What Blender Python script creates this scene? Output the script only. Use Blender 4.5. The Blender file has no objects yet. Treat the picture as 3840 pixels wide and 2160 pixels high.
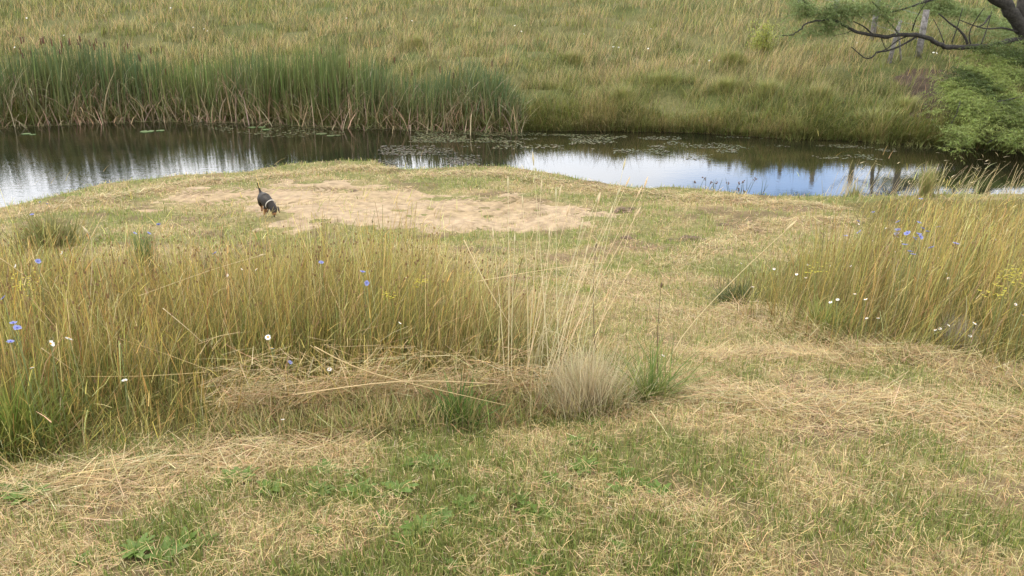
import bpy, bmesh, math, random
import numpy as np
from mathutils import Vector, Matrix

rng = np.random.default_rng(7)
random.seed(7)
PI = math.pi
S = bpy.context.scene
COL = S.collection

# ------------------------------------------------------------------ camera
CAMZ = 3.0
PITCH = math.radians(20.5)
F = 2884.0                      # focal length in photo pixels (3840 wide)
cam_d = bpy.data.cameras.new('camera'); cam = bpy.data.objects.new('camera', cam_d); COL.objects.link(cam)
cam.location = (0, 0, CAMZ); cam.rotation_euler = (PI/2 - PITCH, 0, 0)
cam_d.sensor_width = 36; cam_d.lens = 36*F/3840; cam_d.clip_start = 0.05; cam_d.clip_end = 5000
S.camera = cam

def ray(px, py):
    a = (px-1920)/F; b = (py-1080)/F
    cp, sp = math.cos(PITCH), math.sin(PITCH)
    return np.array([a, cp - b*sp, -sp - b*cp])
def plane_hit(px, py, z=0.0):
    d = ray(px, py); t = (z-CAMZ)/d[2]
    return np.array([d[0]*t, d[1]*t])
def at_dist(px, py, D):
    d = ray(px, py); t = D/d[1]
    return np.array([d[0]*t, D, CAMZ + d[2]*t])

# ------------------------------------------------------------------ noise
_tab = {}
def vn(x, y, seed=0):
    if seed not in _tab: _tab[seed] = np.random.RandomState(seed+11).rand(256, 256)
    t = _tab[seed]
    x = np.asarray(x, float); y = np.asarray(y, float)
    xi = np.floor(x).astype(int); yi = np.floor(y).astype(int)
    fx = x-xi; fy = y-yi; fx = fx*fx*(3-2*fx); fy = fy*fy*(3-2*fy)
    a = t[xi & 255, yi & 255]; b = t[(xi+1) & 255, yi & 255]; c = t[xi & 255, (yi+1) & 255]; d = t[(xi+1) & 255, (yi+1) & 255]
    return (a*(1-fx)+b*fx)*(1-fy) + (c*(1-fx)+d*fx)*fy
def fbm(x, y, seed=0, o=3):
    s = 0; a = 1; n = 0
    for i in range(o):
        s = s + a*vn(x*2**i, y*2**i, seed+i); n += a; a *= .5
    return s/n
def sst(a, b, x):
    t = np.clip((x-a)/(b-a), 0, 1); return t*t*(3-2*t)

# ------------------------------------------------------------------ terrain
near_px = [(-400,930),(0,812),(100,778),(200,752),(400,700),(700,660),(950,645),(1100,618),(1300,600),(1420,608),(1490,636),(1580,638),
           (1750,624),(1850,622),(2000,640),(2200,682),(2350,706),(2600,714),(2800,738),(2950,744),(3100,744),(3300,742),(3600,735),(3840,735),(4300,735)]
far_px = [(-500,485),(0,472),(300,460),(600,450),(900,452),(1200,470),(1600,482),(1900,490),(2200,490),(2600,497),(2900,517),(3200,527),(3500,545),(3840,572),(4300,605)]
NS = np.array([plane_hit(*p, 0.12) for p in near_px]); NS = NS[np.argsort(NS[:,0])]
FS = np.array([plane_hit(*p, 0.0) for p in far_px]); FS = FS[np.argsort(FS[:,0])]
def y_near(x): return np.interp(x, NS[:,0], NS[:,1])
def y_far(x): return np.interp(x, FS[:,0], FS[:,1])
PRY = [-60,-5, 0, 2, 3.5, 5, 7, 9, 11, 15]; PRZ = [4.5,1.75,1.42,1.34,1.18,.93,.56,.33,.24,.18]
TUSS = []   # far-bank tussock mounds: x, y, r, h (filled below)
def T(x, y, detail=True):
    x = np.asarray(x, float); y = np.asarray(y, float)
    d = y_near(x) - y
    pz = np.interp(y, PRY, PRZ)
    wob = (fbm(x*.9, y*.9, 3)-.5)*.16*sst(.3, 2, d)
    zn = (pz + wob)*sst(-.12, .35, d) - .35*(1-sst(-1.2, .1, d))
    if detail: zn = zn + (fbm(x*5, y*5, 5, 3)-.5)*.05*sst(0, .3, d)
    e = y - y_far(x)
    ef = np.minimum(e, 32.)
    zf = .155*np.maximum(ef, 0) + .05*np.maximum(e-32, 0) + (.22+.12*sst(3, -2, x))*sst(-.10, .45, e) - .4*(1-sst(-1, -.02, e))
    zf = zf + ((fbm(x*.35, y*.35, 21)-.5)*.35*sst(.8, 3, e) + (fbm(x*1.1, y*1.4, 23, 2)-.5)*.42*sst(.5, 2.2, e))
    for (tx, ty, r, h) in TUSS:
        zf = zf + h*np.exp(-((x-tx)**2+(y-ty)**2)/(r*r))*sst(0, .7, e)
    m = .5*(y_near(x)+y_far(x))
    return np.where(y < m, zn, zf)
def hit(px, py, h=0.0):
    d = ray(px, py)
    t = np.geomspace(1.2, 90, 1400)
    z = CAMZ + d[2]*t; g = np.maximum(T(d[0]*t, d[1]*t), 0.0) + h
    k = np.argmax(z <= g)
    if z[k] > g[k]: k = len(t)-1
    if k == 0: k = 1
    u = (z[k-1]-g[k-1])/max(1e-9, (z[k-1]-g[k-1])-(z[k]-g[k])); tt = t[k-1]+u*(t[k]-t[k-1])
    return np.array([d[0]*tt, d[1]*tt, float(T(d[0]*tt, d[1]*tt))])
for (px, py, r, h) in [(2480,340,.75,.3),(2870,385,.6,.3),(2720,360,.5,.25),(3060,400,.7,.32),(3290,500,.8,.3),(2750,255,.8,.3),(1560,190,.6,.25),
                       (2150,250,.6,.25),(2330,400,.6,.3),(3390,430,.5,.2),(3420,560,.7,.3),(2980,500,.6,.25)]:
    TUSS.append(tuple(hit(px, py)[:2]) + (r*1.25, h*.7))

def inpoly(x, y, poly):
    x = np.asarray(x); y = np.asarray(y); c = np.zeros(x.shape, bool); n = len(poly)
    for i in range(n):
        x0, y0 = poly[i][:2]; x1, y1 = poly[i-1][:2]
        if y0 == y1: continue
        k = ((y0 > y) != (y1 > y)) & (x < (x1-x0)*(y-y0)/(y1-y0)+x0)
        c ^= k
    return c
def segd(x, y, pts):
    best = np.full(np.shape(x), 1e9)
    for a, b in zip(pts[:-1], pts[1:]):
        ax, ay = a[:2]; bx, by = b[:2]; L = (bx-ax)**2+(by-ay)**2+1e-9
        t = np.clip(((x-ax)*(bx-ax)+(y-ay)*(by-ay))/L, 0, 1)
        best = np.minimum(best, np.hypot(x-ax-t*(bx-ax), y-ay-t*(by-ay)))
    return best
P2 = lambda L: [hit(*p)[:2] for p in L]
sand_poly = P2([(590,778),(600,735),(700,708),(900,690),(1180,672),(1400,668),(1560,690),(1700,728),(1900,735),(2150,748),(2290,775),(2270,812),
                (2250,850),(2050,868),(1800,880),(1620,880),(1480,872),(1250,862),(1100,872),(950,868),(900,848),(960,825),(1000,800),(900,775),(750,775)])
tall_left = P2([(-700,1900),(0,1760),(300,1700),(800,1610),(900,1530),(1500,1490),(2000,1480),(2330,1500),(2300,1420),(2180,1290),(1950,1160),(1700,1085),(1200,1040),(600,1040),(250,990),(-100,960),(-900,980)])
tall_right = P2([(2690,1130),(2820,1210),(3000,1260),(3200,1330),(3600,1345),(3840,1430),(4700,1560),(4700,760),(3840,748),(3400,750),(3150,765),(3240,850),(3330,900),(3150,960),(2950,1020),(2760,1080)])
dirt_poly = P2([(3480,255),(3600,262),(3560,350),(3640,430),(3420,440),(3380,400),(3400,330),(3340,300),(3400,262)])

# ------------------------------------------------------------------ materials
def new_mat(name):
    m = bpy.data.materials.new(name); m.use_nodes = True
    nt = m.node_tree; nt.nodes.clear(); return m, nt
def N(nt, t, **k):
    n = nt.nodes.new(t)
    for a, b in k.items(): setattr(n, a, b)
    return n
def leaf_mat(name, transl=.3, rough=.55, spec=.25):
    m, nt = new_mat(name); L = nt.links.new
    o = N(nt, 'ShaderNodeOutputMaterial'); at = N(nt, 'ShaderNodeAttribute', attribute_name='col')
    geo = N(nt, 'ShaderNodeTexCoord'); nz = N(nt, 'ShaderNodeTexNoise'); nz.inputs['Scale'].default_value = 60
    L(geo.outputs['Object'], nz.inputs['Vector'])
    mr = N(nt, 'ShaderNodeMapRange'); mr.inputs[3].default_value = .8; mr.inputs[4].default_value = 1.2
    L(nz.outputs[0], mr.inputs[0])
    mx = N(nt, 'ShaderNodeVectorMath', operation='SCALE'); L(at.outputs['Color'], mx.inputs[0]); L(mr.outputs[0], mx.inputs['Scale'])
    p = N(nt, 'ShaderNodeBsdfPrincipled'); p.inputs['Roughness'].default_value = rough; p.inputs['Specular IOR Level'].default_value = spec
    L(mx.outputs[0], p.inputs['Base Color'])
    tr = N(nt, 'ShaderNodeBsdfTranslucent'); L(mx.outputs[0], tr.inputs[0])
    ms = N(nt, 'ShaderNodeMixShader'); ms.inputs[0].default_value = transl
    L(p.outputs[0], ms.inputs[1]); L(tr.outputs[0], ms.inputs[2]); L(ms.outputs[0], o.inputs[0])
    return m
def solid_mat(name, c, c2=None, scale=20, rough=.7, bump=0., spec=.3, attr=False, bscale=None):
    m, nt = new_mat(name); L = nt.links.new
    o = N(nt, 'ShaderNodeOutputMaterial'); p = N(nt, 'ShaderNodeBsdfPrincipled'); L(p.outputs[0], o.inputs[0])
    p.inputs['Roughness'].default_value = rough; p.inputs['Specular IOR Level'].default_value = spec
    tc = N(nt, 'ShaderNodeTexCoord'); nz = N(nt, 'ShaderNodeTexNoise'); nz.inputs['Scale'].default_value = scale; nz.inputs['Detail'].default_value = 6
    L(tc.outputs['Object'], nz.inputs['Vector'])
    if attr:
        at = N(nt, 'ShaderNodeAttribute', attribute_name='col')
        mr = N(nt, 'ShaderNodeMapRange'); mr.inputs[1].default_value = .3; mr.inputs[2].default_value = .7; mr.inputs[3].default_value = .7; mr.inputs[4].default_value = 1.3
        L(nz.outputs[0], mr.inputs[0])
        mx = N(nt, 'ShaderNodeVectorMath', operation='SCALE'); L(at.outputs['Color'], mx.inputs[0]); L(mr.outputs[0], mx.inputs['Scale'])
        L(mx.outputs[0], p.inputs['Base Color'])
    else:
        cr = N(nt, 'ShaderNodeValToRGB'); cr.color_ramp.elements[0].position = .35; cr.color_ramp.elements[1].position = .65
        cr.color_ramp.elements[0].color = (*c, 1); cr.color_ramp.elements[1].color = (*(c2 or [v*1.3 for v in c]), 1)
        L(nz.outputs[0], cr.inputs[0]); L(cr.outputs[0], p.inputs['Base Color'])
    if bump:
        n2 = N(nt, 'ShaderNodeTexNoise'); n2.inputs['Scale'].default_value = bscale or scale*2; n2.inputs['Detail'].default_value = 5
        L(tc.outputs['Object'], n2.inputs['Vector'])
        b = N(nt, 'ShaderNodeBump'); b.inputs['Strength'].default_value = bump; b.inputs['Distance'].default_value = .02
        L(n2.outputs[0], b.inputs['Height']); L(b.outputs[0], p.inputs['Normal'])
    return m
M_grass = leaf_mat('grass_blade', .3)
M_leaf = leaf_mat('willow_leaf', .3, .6, .15)
M_petal = leaf_mat('petal', .3, .6, .1)
M_ground = solid_mat('earth_and_thatch', None, scale=14, rough=.95, bump=.9, spec=.1, attr=True, bscale=45)
M_sand = solid_mat('pale_sand', None, scale=9, rough=.95, bump=.6, spec=.1, attr=True, bscale=70)
M_bark = solid_mat('dark_bark', (.016,.014,.011), (.045,.04,.032), 18, .9, .8)
M_post = solid_mat('weathered_post', (.10,.09,.08), (.26,.24,.22), 12, .85, .5)
M_wire = solid_mat('fence_wire', (.2,.2,.2), None, 5, .5)
M_dog = solid_mat('dog_coat', None, scale=60, rough=.6, spec=.3, attr=True)
M_collar = solid_mat('collar_webbing', (.38,.34,.28), (.5,.45,.38), 30, .7)
M_clod = solid_mat('dark_soil', (.10,.07,.045), (.21,.15,.095), 20, .95, .8)

def water_mat():
    m, nt = new_mat('pond_water'); L = nt.links.new
    o = N(nt, 'ShaderNodeOutputMaterial'); p = N(nt, 'ShaderNodeBsdfPrincipled'); L(p.outputs[0], o.inputs[0])
    p.inputs['Roughness'].default_value = .02; p.inputs['IOR'].default_value = 1.333; p.inputs['Specular IOR Level'].default_value = .5
    tc = N(nt, 'ShaderNodeTexCoord')
    n0 = N(nt, 'ShaderNodeTexNoise'); n0.inputs['Scale'].default_value = .8; n0.inputs['Detail'].default_value = 5; L(tc.outputs['Object'], n0.inputs['Vector'])
    cr = N(nt, 'ShaderNodeValToRGB'); cr.color_ramp.elements[0].position = .4; cr.color_ramp.elements[1].position = .65
    cr.color_ramp.elements[0].color = (.008,.009,.005,1); cr.color_ramp.elements[1].color = (.020,.017,.008,1)
    L(n0.outputs[0], cr.inputs[0]); L(cr.outputs[0], p.inputs['Base Color'])
    mp = N(nt, 'ShaderNodeMapping'); mp.inputs['Scale'].default_value = (1.0, 1.5, 1); L(tc.outputs['Object'], mp.inputs[0])
    a = N(nt, 'ShaderNodeTexNoise'); a.inputs['Scale'].default_value = 5.5; a.inputs['Detail'].default_value = 3; a.inputs['Distortion'].default_value = .8; L(mp.outputs[0], a.inputs['Vector'])
    b = N(nt, 'ShaderNodeTexNoise'); b.inputs['Scale'].default_value = 22; b.inputs['Detail'].default_value = 2; L(mp.outputs[0], b.inputs['Vector'])
    # ripples strongest in the wind-ruffled left arm
    sx = N(nt, 'ShaderNodeSeparateXYZ'); L(tc.outputs['Object'], sx.inputs[0])
    mr = N(nt, 'ShaderNodeMapRange'); mr.inputs[1].default_value = -1.; mr.inputs[2].default_value = -7.; mr.inputs[3].default_value = .055; mr.inputs[4].default_value = .20
    L(sx.outputs[0], mr.inputs[0])
    ad = N(nt, 'ShaderNodeMath', operation='MULTIPLY_ADD'); ad.inputs[1].default_value = .25; L(b.outputs[0], ad.inputs[0]); L(a.outputs[0], ad.inputs[2])
    ml = N(nt, 'ShaderNodeMath', operation='MULTIPLY'); L(ad.outputs[0], ml.inputs[0]); L(mr.outputs[0], ml.inputs[1])
    bp = N(nt, 'ShaderNodeBump'); bp.inputs['Strength'].default_value = 1.; bp.inputs['Distance'].default_value = .012
    L(ml.outputs[0], bp.inputs['Height']); L(bp.outputs[0], p.inputs['Normal'])
    return m
M_water = water_mat()

# ------------------------------------------------------------------ object helpers
def tag(o, label=None, cat=None, group=None, kind=None):
    if label: o['label'] = label
    if cat: o['category'] = cat
    if group: o['group'] = group
    if kind: o['kind'] = kind
    return o
def empty(name, loc, label, cat, group=None, rz=0):
    o = bpy.data.objects.new(name, None); COL.objects.link(o); o.location = [float(v) for v in loc]; o.rotation_euler = (0, 0, rz)
    o.empty_display_size = .1
    return tag(o, label, cat, group)
def link(name, me, mat=None, parent=None):
    if mat is not None and not me.materials: me.materials.append(mat)
    o = bpy.data.objects.new(name, me); COL.objects.link(o)
    if parent is not None: o.parent = parent
    return o
def np_mesh(name, V, Q, C=None, smooth=True):
    """V (n,3) verts, Q (m,4) quads or (m,3) tris, C (n,3) colours"""
    me = bpy.data.meshes.new(name); V = np.ascontiguousarray(V, np.float32); Q = np.ascontiguousarray(Q, np.int32); k = Q.shape[1]
    me.vertices.add(len(V)); me.vertices.foreach_set('co', V.ravel())
    me.loops.add(Q.size); me.loops.foreach_set('vertex_index', Q.ravel())
    me.polygons.add(len(Q)); me.polygons.foreach_set('loop_start', np.arange(0, Q.size, k, dtype=np.int32))
    me.polygons.foreach_set('use_smooth', np.full(len(Q), smooth))
    me.update(calc_edges=True)
    if C is not None:
        a = me.color_attributes.new('col', 'FLOAT_COLOR', 'POINT')
        a.data.foreach_set('color', np.concatenate([np.clip(C, 0, 1), np.ones((len(V), 1))], 1).astype(np.float32).ravel())
    return me
class Ribbons:
    def __init__(s): s.V = []; s.Q = []; s.C = []; s.n = 0
    def add(s, P, L, W, az, lean, bend, c0, c1, k=2, face=None, taper=.9, tp=1.5):
        n = len(P)
        if n == 0: return
        L = np.broadcast_to(L, n); W = np.broadcast_to(W, n); az = np.broadcast_to(az, n); lean = np.broadcast_to(lean, n); bend = np.broadcast_to(bend, n)
        c0 = np.broadcast_to(c0, (n, 3)); c1 = np.broadcast_to(c1, (n, 3))
        if face is None: face = az + PI/2 + rng.normal(0, .5, n)
        wx = np.cos(face); wy = np.sin(face)
        pos = np.array(P, float)
        V = np.zeros((n, k+1, 2, 3)); C = np.zeros((n, k+1, 2, 3))
        for i in range(k+1):
            t = i/k
            w = W*(1-taper*t**tp)*.5
            V[:, i, 0] = pos - np.stack([wx*w, wy*w, 0*w], 1); V[:, i, 1] = pos + np.stack([wx*w, wy*w, 0*w], 1)
            C[:, i, :] = (c0*(1-t)+c1*t)[:, None, :]
            th = lean + bend*(i+.5)/k
            pos = pos + (L/k)[:, None]*np.stack([np.sin(th)*np.cos(az), np.sin(th)*np.sin(az), np.cos(th)], 1)
        s._push(V, C, n, k)
        return pos
    def _push(s, V, C, n, k):
        b = (np.arange(n)*(2*(k+1)))[:, None, None]; i = (np.arange(k)*2)[None, :, None]
        q = b + i + np.array([0, 1, 3, 2])[None, None, :]
        s.V.append(V.reshape(-1, 3)); s.C.append(C.reshape(-1, 3)); s.Q.append((q.reshape(-1, 4)+s.n)); s.n += n*2*(k+1)
    def quads(s, V, c):
        """V (n,4,3) free quads in strip order 0,1,3,2"""
        n = len(V); s.V.append(V.reshape(-1, 3)); s.C.append(np.repeat(np.broadcast_to(c, (n, 3)), 4, 0))
        s.Q.append((np.arange(n)*4)[:, None]+np.array([0, 1, 3, 2])[None]+s.n); s.n += 4*n
    def build(s, name, mat=M_grass, parent=None):
        me = np_mesh(name, np.concatenate(s.V), np.concatenate(s.Q), np.concatenate(s.C))
        return link(name, me, mat, parent)
def tube_data(pts, rad, sides=8, wob=0., seed=0):
    pts = [Vector(p) for p in pts]; r = random.Random(seed); V = []; F4 = []
    up = Vector((0.3, .2, 1))
    for i, p in enumerate(pts):
        t = (pts[min(i+1, len(pts)-1)] - pts[max(i-1, 0)]).normalized()
        a = t.cross(up)
        if a.length < .05: a = t.cross(Vector((1, 0, 0)))
        a.normalize(); b = t.cross(a)
        for j in range(sides):
            th = 2*PI*j/sides; rr = rad[i]*(1+r.uniform(-wob, wob))
            V.append(p + a*math.cos(th)*rr + b*math.sin(th)*rr)
    for i in range(len(pts)-1):
        for j in range(sides):
            F4.append((i*sides+j, i*sides+(j+1) % sides, (i+1)*sides+(j+1) % sides, (i+1)*sides+j))
    return V, F4
def smooth_path(pts, n=6):
    pts = [np.array(p, float) for p in pts]; out = []
    for i in range(len(pts)-1):
        p0 = pts[max(i-1, 0)]; p1 = pts[i]; p2 = pts[i+1]; p3 = pts[min(i+2, len(pts)-1)]
        for k in range(n):
            t = k/n
            out.append(.5*((2*p1)+(-p0+p2)*t+(2*p0-5*p1+4*p2-p3)*t*t+(-p0+3*p1-3*p2+p3)*t**3))
    out.append(pts[-1]); return out
def tubes_mesh(name, items):
    V = []; Fc = []
    for pts, rad, sides, wob in items:
        v, f = tube_data(pts, rad, sides, wob, len(V)); b = len(V)
        V += v; Fc += [tuple(i+b for i in q) for q in f]
        n = len(pts)
        Fc.append(tuple(b+(n-1)*sides+j for j in range(sides))); Fc.append(tuple(b+sides-1-j for j in range(sides)))
    me = bpy.data.meshes.new(name); me.from_pydata([tuple(v) for v in V], [], Fc)
    for p in me.polygons: p.use_smooth = True
    me.update(); return me
def setcol(me, fn):
    a = me.color_attributes.new('col', 'FLOAT_COLOR', 'POINT')
    co = np.zeros(len(me.vertices)*3, np.float32); me.vertices.foreach_get('co', co); co = co.reshape(-1, 3)
    c = fn(co); a.data.foreach_set('color', np.concatenate([c, np.ones((len(co), 1))], 1).astype(np.float32).ravel())

# ------------------------------------------------------------------ colour fields
STRAW = np.array([.52,.40,.185]); PALE = np.array([.61,.50,.28]); BROWN = np.array([.25,.155,.075]); GREEN = np.array([.25,.27,.068]); DGREEN = np.array([.125,.165,.038])
OLIVE = np.array([.26,.24,.075]); GOLD = np.array([.47,.36,.10])
def mix(a, b, t):
    t = np.asarray(t)
    if t.ndim == 1: t = t[:, None]
    return a*(1-t)+b*t
GP = [tuple(hit(a, b)[:2])+(c_, d_) for a, b, c_, d_ in [(1950,1920,.3,.75),(1600,1980,.2,.5),(1350,1840,.14,.5),(1600,1740,.14,.6),(2250,1650,.2,.4),(620,2080,.14,.6),(1100,1990,.1,.3),(3300,1760,.3,-.5),(300,1900,.25,-.5),(2900,2050,.3,-.3),(3500,1150,.5,.3),(2400,850,.8,.4),(2650,1000,.5,.4),(1150,900,.8,.4),(600,800,.8,.5),(700,1750,.3,-.4),(2500,1450,.3,-.4)]]
def mown_green(x, y):
    """0 straw .. 1 green, over the mown ground"""
    n = fbm(x*1.1+3.7, y*1.9, 31, 4)*.5 + fbm(x*3.6, y*4.2, 37, 3)*.5
    g = sst(.43, .57, n)
    # swath banding from the mower, running left-right beyond the first metres
    band = .5+.5*np.sin(y*4.6 + 1.4*fbm(x*.4, y*.4, 41)*6)
    for (ax_, ay_, ar_, am_) in GP: g = g + am_*np.exp(-(((x-ax_)/ar_)**2+((y-ay_)/ar_)**2))
    g = np.clip(g*.92 + .08*sst(5.5, 8, y), 0, 1)
    g = np.where(y > 3.6, np.clip(g*.75 + .3 - .35*band, 0, 1), g)
    rim = sst(1.7, .5, y_near(x)-y)
    g = np.clip(g + .35*rim*(fbm(x*1.2, y*1.2, 43)-.25)*2, 0, 1)
    return g

# ------------------------------------------------------------------ ground
def axis(parts):
    out = []
    for a, b, s in parts: out += list(np.arange(a, b, s))
    out.append(parts[-1][1]); return np.array(out)
gx = np.concatenate([-np.geomspace(12.1, 700, 40)[::-1], axis([(-12, 16, .085), (16, 24, .4)]), np.geomspace(25, 700, 36)])
gy = np.concatenate([-np.geomspace(.5, 300, 26)[::-1], axis([(-.4, 15.6, .075), (15.6, 26, .12), (26, 60, .4)]), np.geomspace(61, 900, 36)])
X, Y = np.meshgrid(gx, gy); Z = T(X, Y)
nx, ny = len(gx), len(gy)
idx = np.arange(nx*ny).reshape(ny, nx)
Q = np.stack([idx[:-1, :-1], idx[:-1, 1:], idx[1:, 1:], idx[1:, :-1]], -1).reshape(-1, 4)
xf, yf, zf = X.ravel(), Y.ravel(), Z.ravel()
d_near = y_near(xf)-yf; e_far = yf - y_far(xf)
g = mown_green(xf, yf)
cn = mix(np.array([.26,.20,.10]), np.array([.12,.13,.04]), g*.8)
cn = mix(cn, np.array([.13,.085,.05]), sst(.6, .72, fbm(xf*2.1, yf*2.1, 51))*.7)
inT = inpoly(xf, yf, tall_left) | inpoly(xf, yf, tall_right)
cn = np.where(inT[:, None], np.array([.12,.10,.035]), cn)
gf = fbm(xf*.5, yf*.5, 61, 4)
cf = mix(np.array([.08,.09,.028]), np.array([.11,.105,.04]), sst(.4, .62, gf))
dirt = inpoly(xf, yf, dirt_poly)
cf = np.where(dirt[:, None], mix(np.array([.05,.035,.025]), np.array([.09,.065,.042]), fbm(xf*4, yf*4, 63)), cf)
isn = yf < .5*(y_near(xf)+y_far(xf))
C = np.where(isn[:, None], cn, cf)
C = np.where((zf < .02)[:, None], np.array([.05,.035,.02]), C)
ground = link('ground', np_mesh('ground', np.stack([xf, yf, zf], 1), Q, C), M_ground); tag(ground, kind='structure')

# water
wx = np.concatenate([[-700, -200, -60], np.linspace(-25, 30, 12), [60, 200, 700]]); wy = np.array([6, 9, 12, 15, 18, 21, 24, 27.])
Xw, Yw = np.meshgrid(wx, wy); iw = np.arange(Xw.size).reshape(Xw.shape)
Qw = np.stack([iw[:-1, :-1], iw[:-1, 1:], iw[1:, 1:], iw[1:, :-1]], -1).reshape(-1, 4)
water = link('water', np_mesh('water', np.stack([Xw.ravel(), Yw.ravel(), np.zeros(Xw.size)], 1), Qw), M_water); tag(water, kind='structure')

# sand sheet on the point
sx0, sx1 = min(p[0] for p in sand_poly)-.5, max(p[0] for p in sand_poly)+.5
sy0, sy1 = min(p[1] for p in sand_poly)-.5, max(p[1] for p in sand_poly)+.5
ax = np.arange(sx0, sx1, .024); ay = np.arange(sy0, sy1, .024)
Xs, Ys = np.meshgrid(ax, ay); xs, ys = Xs.ravel(), Ys.ravel()
pl = [tuple(p) for p in sand_poly]
dog_xy = hit(1030, 805)[:2]
def sand_in(x, y):
    d = segd(x, y, pl+[pl[0]]); s = np.where(inpoly(x, y, pl), 1, -1)*d
    s = s + .55*np.exp(-((x-dog_xy[0])**2+(y-dog_xy[1])**2)/.12)
    return s + (fbm(x*2.2, y*2.8, 71, 4)-.5)*1.25
si = sand_in(xs, ys)
H = (fbm(xs*1.6, ys*2.6, 73, 4)-.5)*.035 + (fbm(xs*11, ys*14, 75, 2)-.5)*.012
rs = np.random.RandomState(5)
for _ in range(70):   # footprints and scuffs
    fx = rs.normal(.8, 1.3); fy = rs.normal(10.4, .7); a = rs.uniform(0, PI); l = rs.uniform(.05, .14); w = l*.5
    u = (xs-fx)*math.cos(a)+(ys-fy)*math.sin(a); v = -(xs-fx)*math.sin(a)+(ys-fy)*math.cos(a)
    r2 = (u/l)**2+(v/w)**2
    H += -.035*np.exp(-r2*1.6) + .014*np.exp(-((np.sqrt(r2)-1.5)**2)*6)
tracks = [[hit(590,775)[:2], hit(920,748)[:2]], [hit(640,725)[:2], hit(900,712)[:2], hit(1180,712)[:2], hit(1700,722)[:2]], [hit(1640,745)[:2], hit(1950,752)[:2], hit(2240,762)[:2]]]
for tr in tracks:      # tyre treads: chevron lugs pressed along a line
    d = segd(xs, ys, tr); m = sst(.17, .12, d)
    ph = (xs*1.0+ d*.9)*2*PI/.11
    H += m*(-.022 + .034*np.sign(np.sin(ph))*.5)
hole = hit(1035, 815); H += -.05*np.exp(-((xs-hole[0])**2+(ys-hole[1]-.05)**2)/.05)
zs = T(xs, ys, False) + .014 + H*sst(-.1, .3, si) - .05*(1-sst(-.35, .35, si))
iS = np.arange(Xs.size).reshape(Xs.shape); Qs = np.stack([iS[:-1, :-1], iS[:-1, 1:], iS[1:, 1:], iS[1:, :-1]], -1).reshape(-1, 4)
keep = (si[Qs].max(1) > -.45); Qs = Qs[keep]
used = np.unique(Qs); mp_ = -np.ones(Xs.size, int); mp_[used] = np.arange(len(used))
cs = mix(np.array([.36,.27,.175]), np.array([.29,.215,.13]), fbm(xs*1.5, ys*2.5, 77, 4))
cs = mix(cs, np.array([.30,.22,.12]), sst(.45, .7, fbm(xs*.9, ys*2.2, 78, 4))*.5)
cs = mix(cs, np.array([.30,.21,.13]), sst(.62, .75, fbm(xs*5, ys*5, 79, 3))*.6)
sand = link('sand', np_mesh('sand', np.stack([xs, ys, zs], 1)[used], mp_[Qs], cs[used]), M_sand); tag(sand, kind='structure')

# ------------------------------------------------------------------ sampling helper (denser close by, a real level of detail)
def polar(n, d0, d1, az=44, p=0.):
    a = np.radians(rng.uniform(-az, az, n)); u = rng.random(n)
    D = d0*(d1/d0)**u if p == 0 else (d0**p + u*(d1**p-d0**p))**(1/p)
    return D*np.sin(a), D*np.cos(a), D
def onT(x, y, dz=-.004): return np.stack([x, y, T(x, y)+dz], 1)
def jit(c, s=.15):
    n = len(c); return c*(1+rng.normal(0, s, (n, 1)))*(1+rng.normal(0, s*.35, (n, 3)))

windrows = [([(840,1560),(1150,1540),(1500,1515),(1800,1505),(2060,1500)], .10, 3600, .27, .17),
            ([(2700,1165),(2880,1180),(3000,1235),(3150,1330),(3400,1345),(3640,1360),(3900,1470)], .16, 6000, .07, .16),
            ([(2500,1010),(2800,860),(3050,830),(3250,835)], .18, 3000, .05, .14),
            ([(2780,770),(3000,765),(3180,790)], .15, 1500, .05, .14),
            ([(2560,1340),(2900,1330),(3150,1350)], .13, 3000, .04, .13),
            ([(2420,1480),(2750,1500),(3100,1540),(3500,1560),(3900,1620)], .2, 4500, .05, .13),
            ([(2150,1010),(2350,1110),(2600,1220)], .16, 2200, .04, .14),
            ([(1480,640),(1300,628),(1000,668),(700,690),(300,760),(60,820)], .18, 5000, .05, .13),
            ([(1500,665),(1700,650),(1900,655),(2150,700),(2500,740),(2850,755)], .2, 5000, .05, .13),
            ([(0,1860),(400,1790),(900,1700),(1400,1640)], .16, 3500, .04, .13)]
W2 = [(P2(w[0]),)+w[1:] for w in windrows]
def hay_cover(x, y):
    h = np.zeros(len(x))
    for pts, wd, *_ in W2: h = np.maximum(h, np.exp(-(segd(x, y, pts)/wd)**2))
    return h

# ---- mown turf: stubble, green blades and clippings
R = Ribbons()
x, y, D = polar(330000, 1.45, 15.5, 43)
ok = (y < y_near(x)-.0) & ~inpoly(x, y, tall_left) & ~inpoly(x, y, tall_right)
sv = sand_in(x, y); insx = (x > sx0) & (x < sx1) & (y > sy0) & (y < sy1)
ok &= ~(insx & (sv > .0) & (rng.random(len(x)) > .012+.75*sst(.50,.66,fbm(x*1.5,y*2.6,177,3))+.5*sst(.45,.0,sv)))
bare = sst(.60, .70, fbm(x*2.1, y*2.1, 51)); ok &= ~(rng.random(len(x)) < bare*.6)
x, y, D = x[ok], y[ok], D[ok]; n = len(x)
ons = (insx & (sv > 0))[ok]; g = mown_green(x, y)*(1-.7*hay_cover(x, y))*(1-.75*ons); isg = rng.random(n) < .15+.6*g
pick = rng.random(n)
yg = rng.random(n) < .38
c = np.where(isg[:, None], mix(GREEN, DGREEN, pick)*np.where(D > 4.5, 1.25, 1.05)[:, None], mix(STRAW, PALE, pick))
isg &= ~(ons & (rng.random(n) < .7)); c[(~isg) & yg & ~ons] = np.array([.36,.33,.115]); br = (~isg) & (~ons) & (rng.random(n) < .2); c[br] = BROWN*1.3
c = jit(c, .2); lying = (~isg) & (rng.random(n) < .42)
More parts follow.
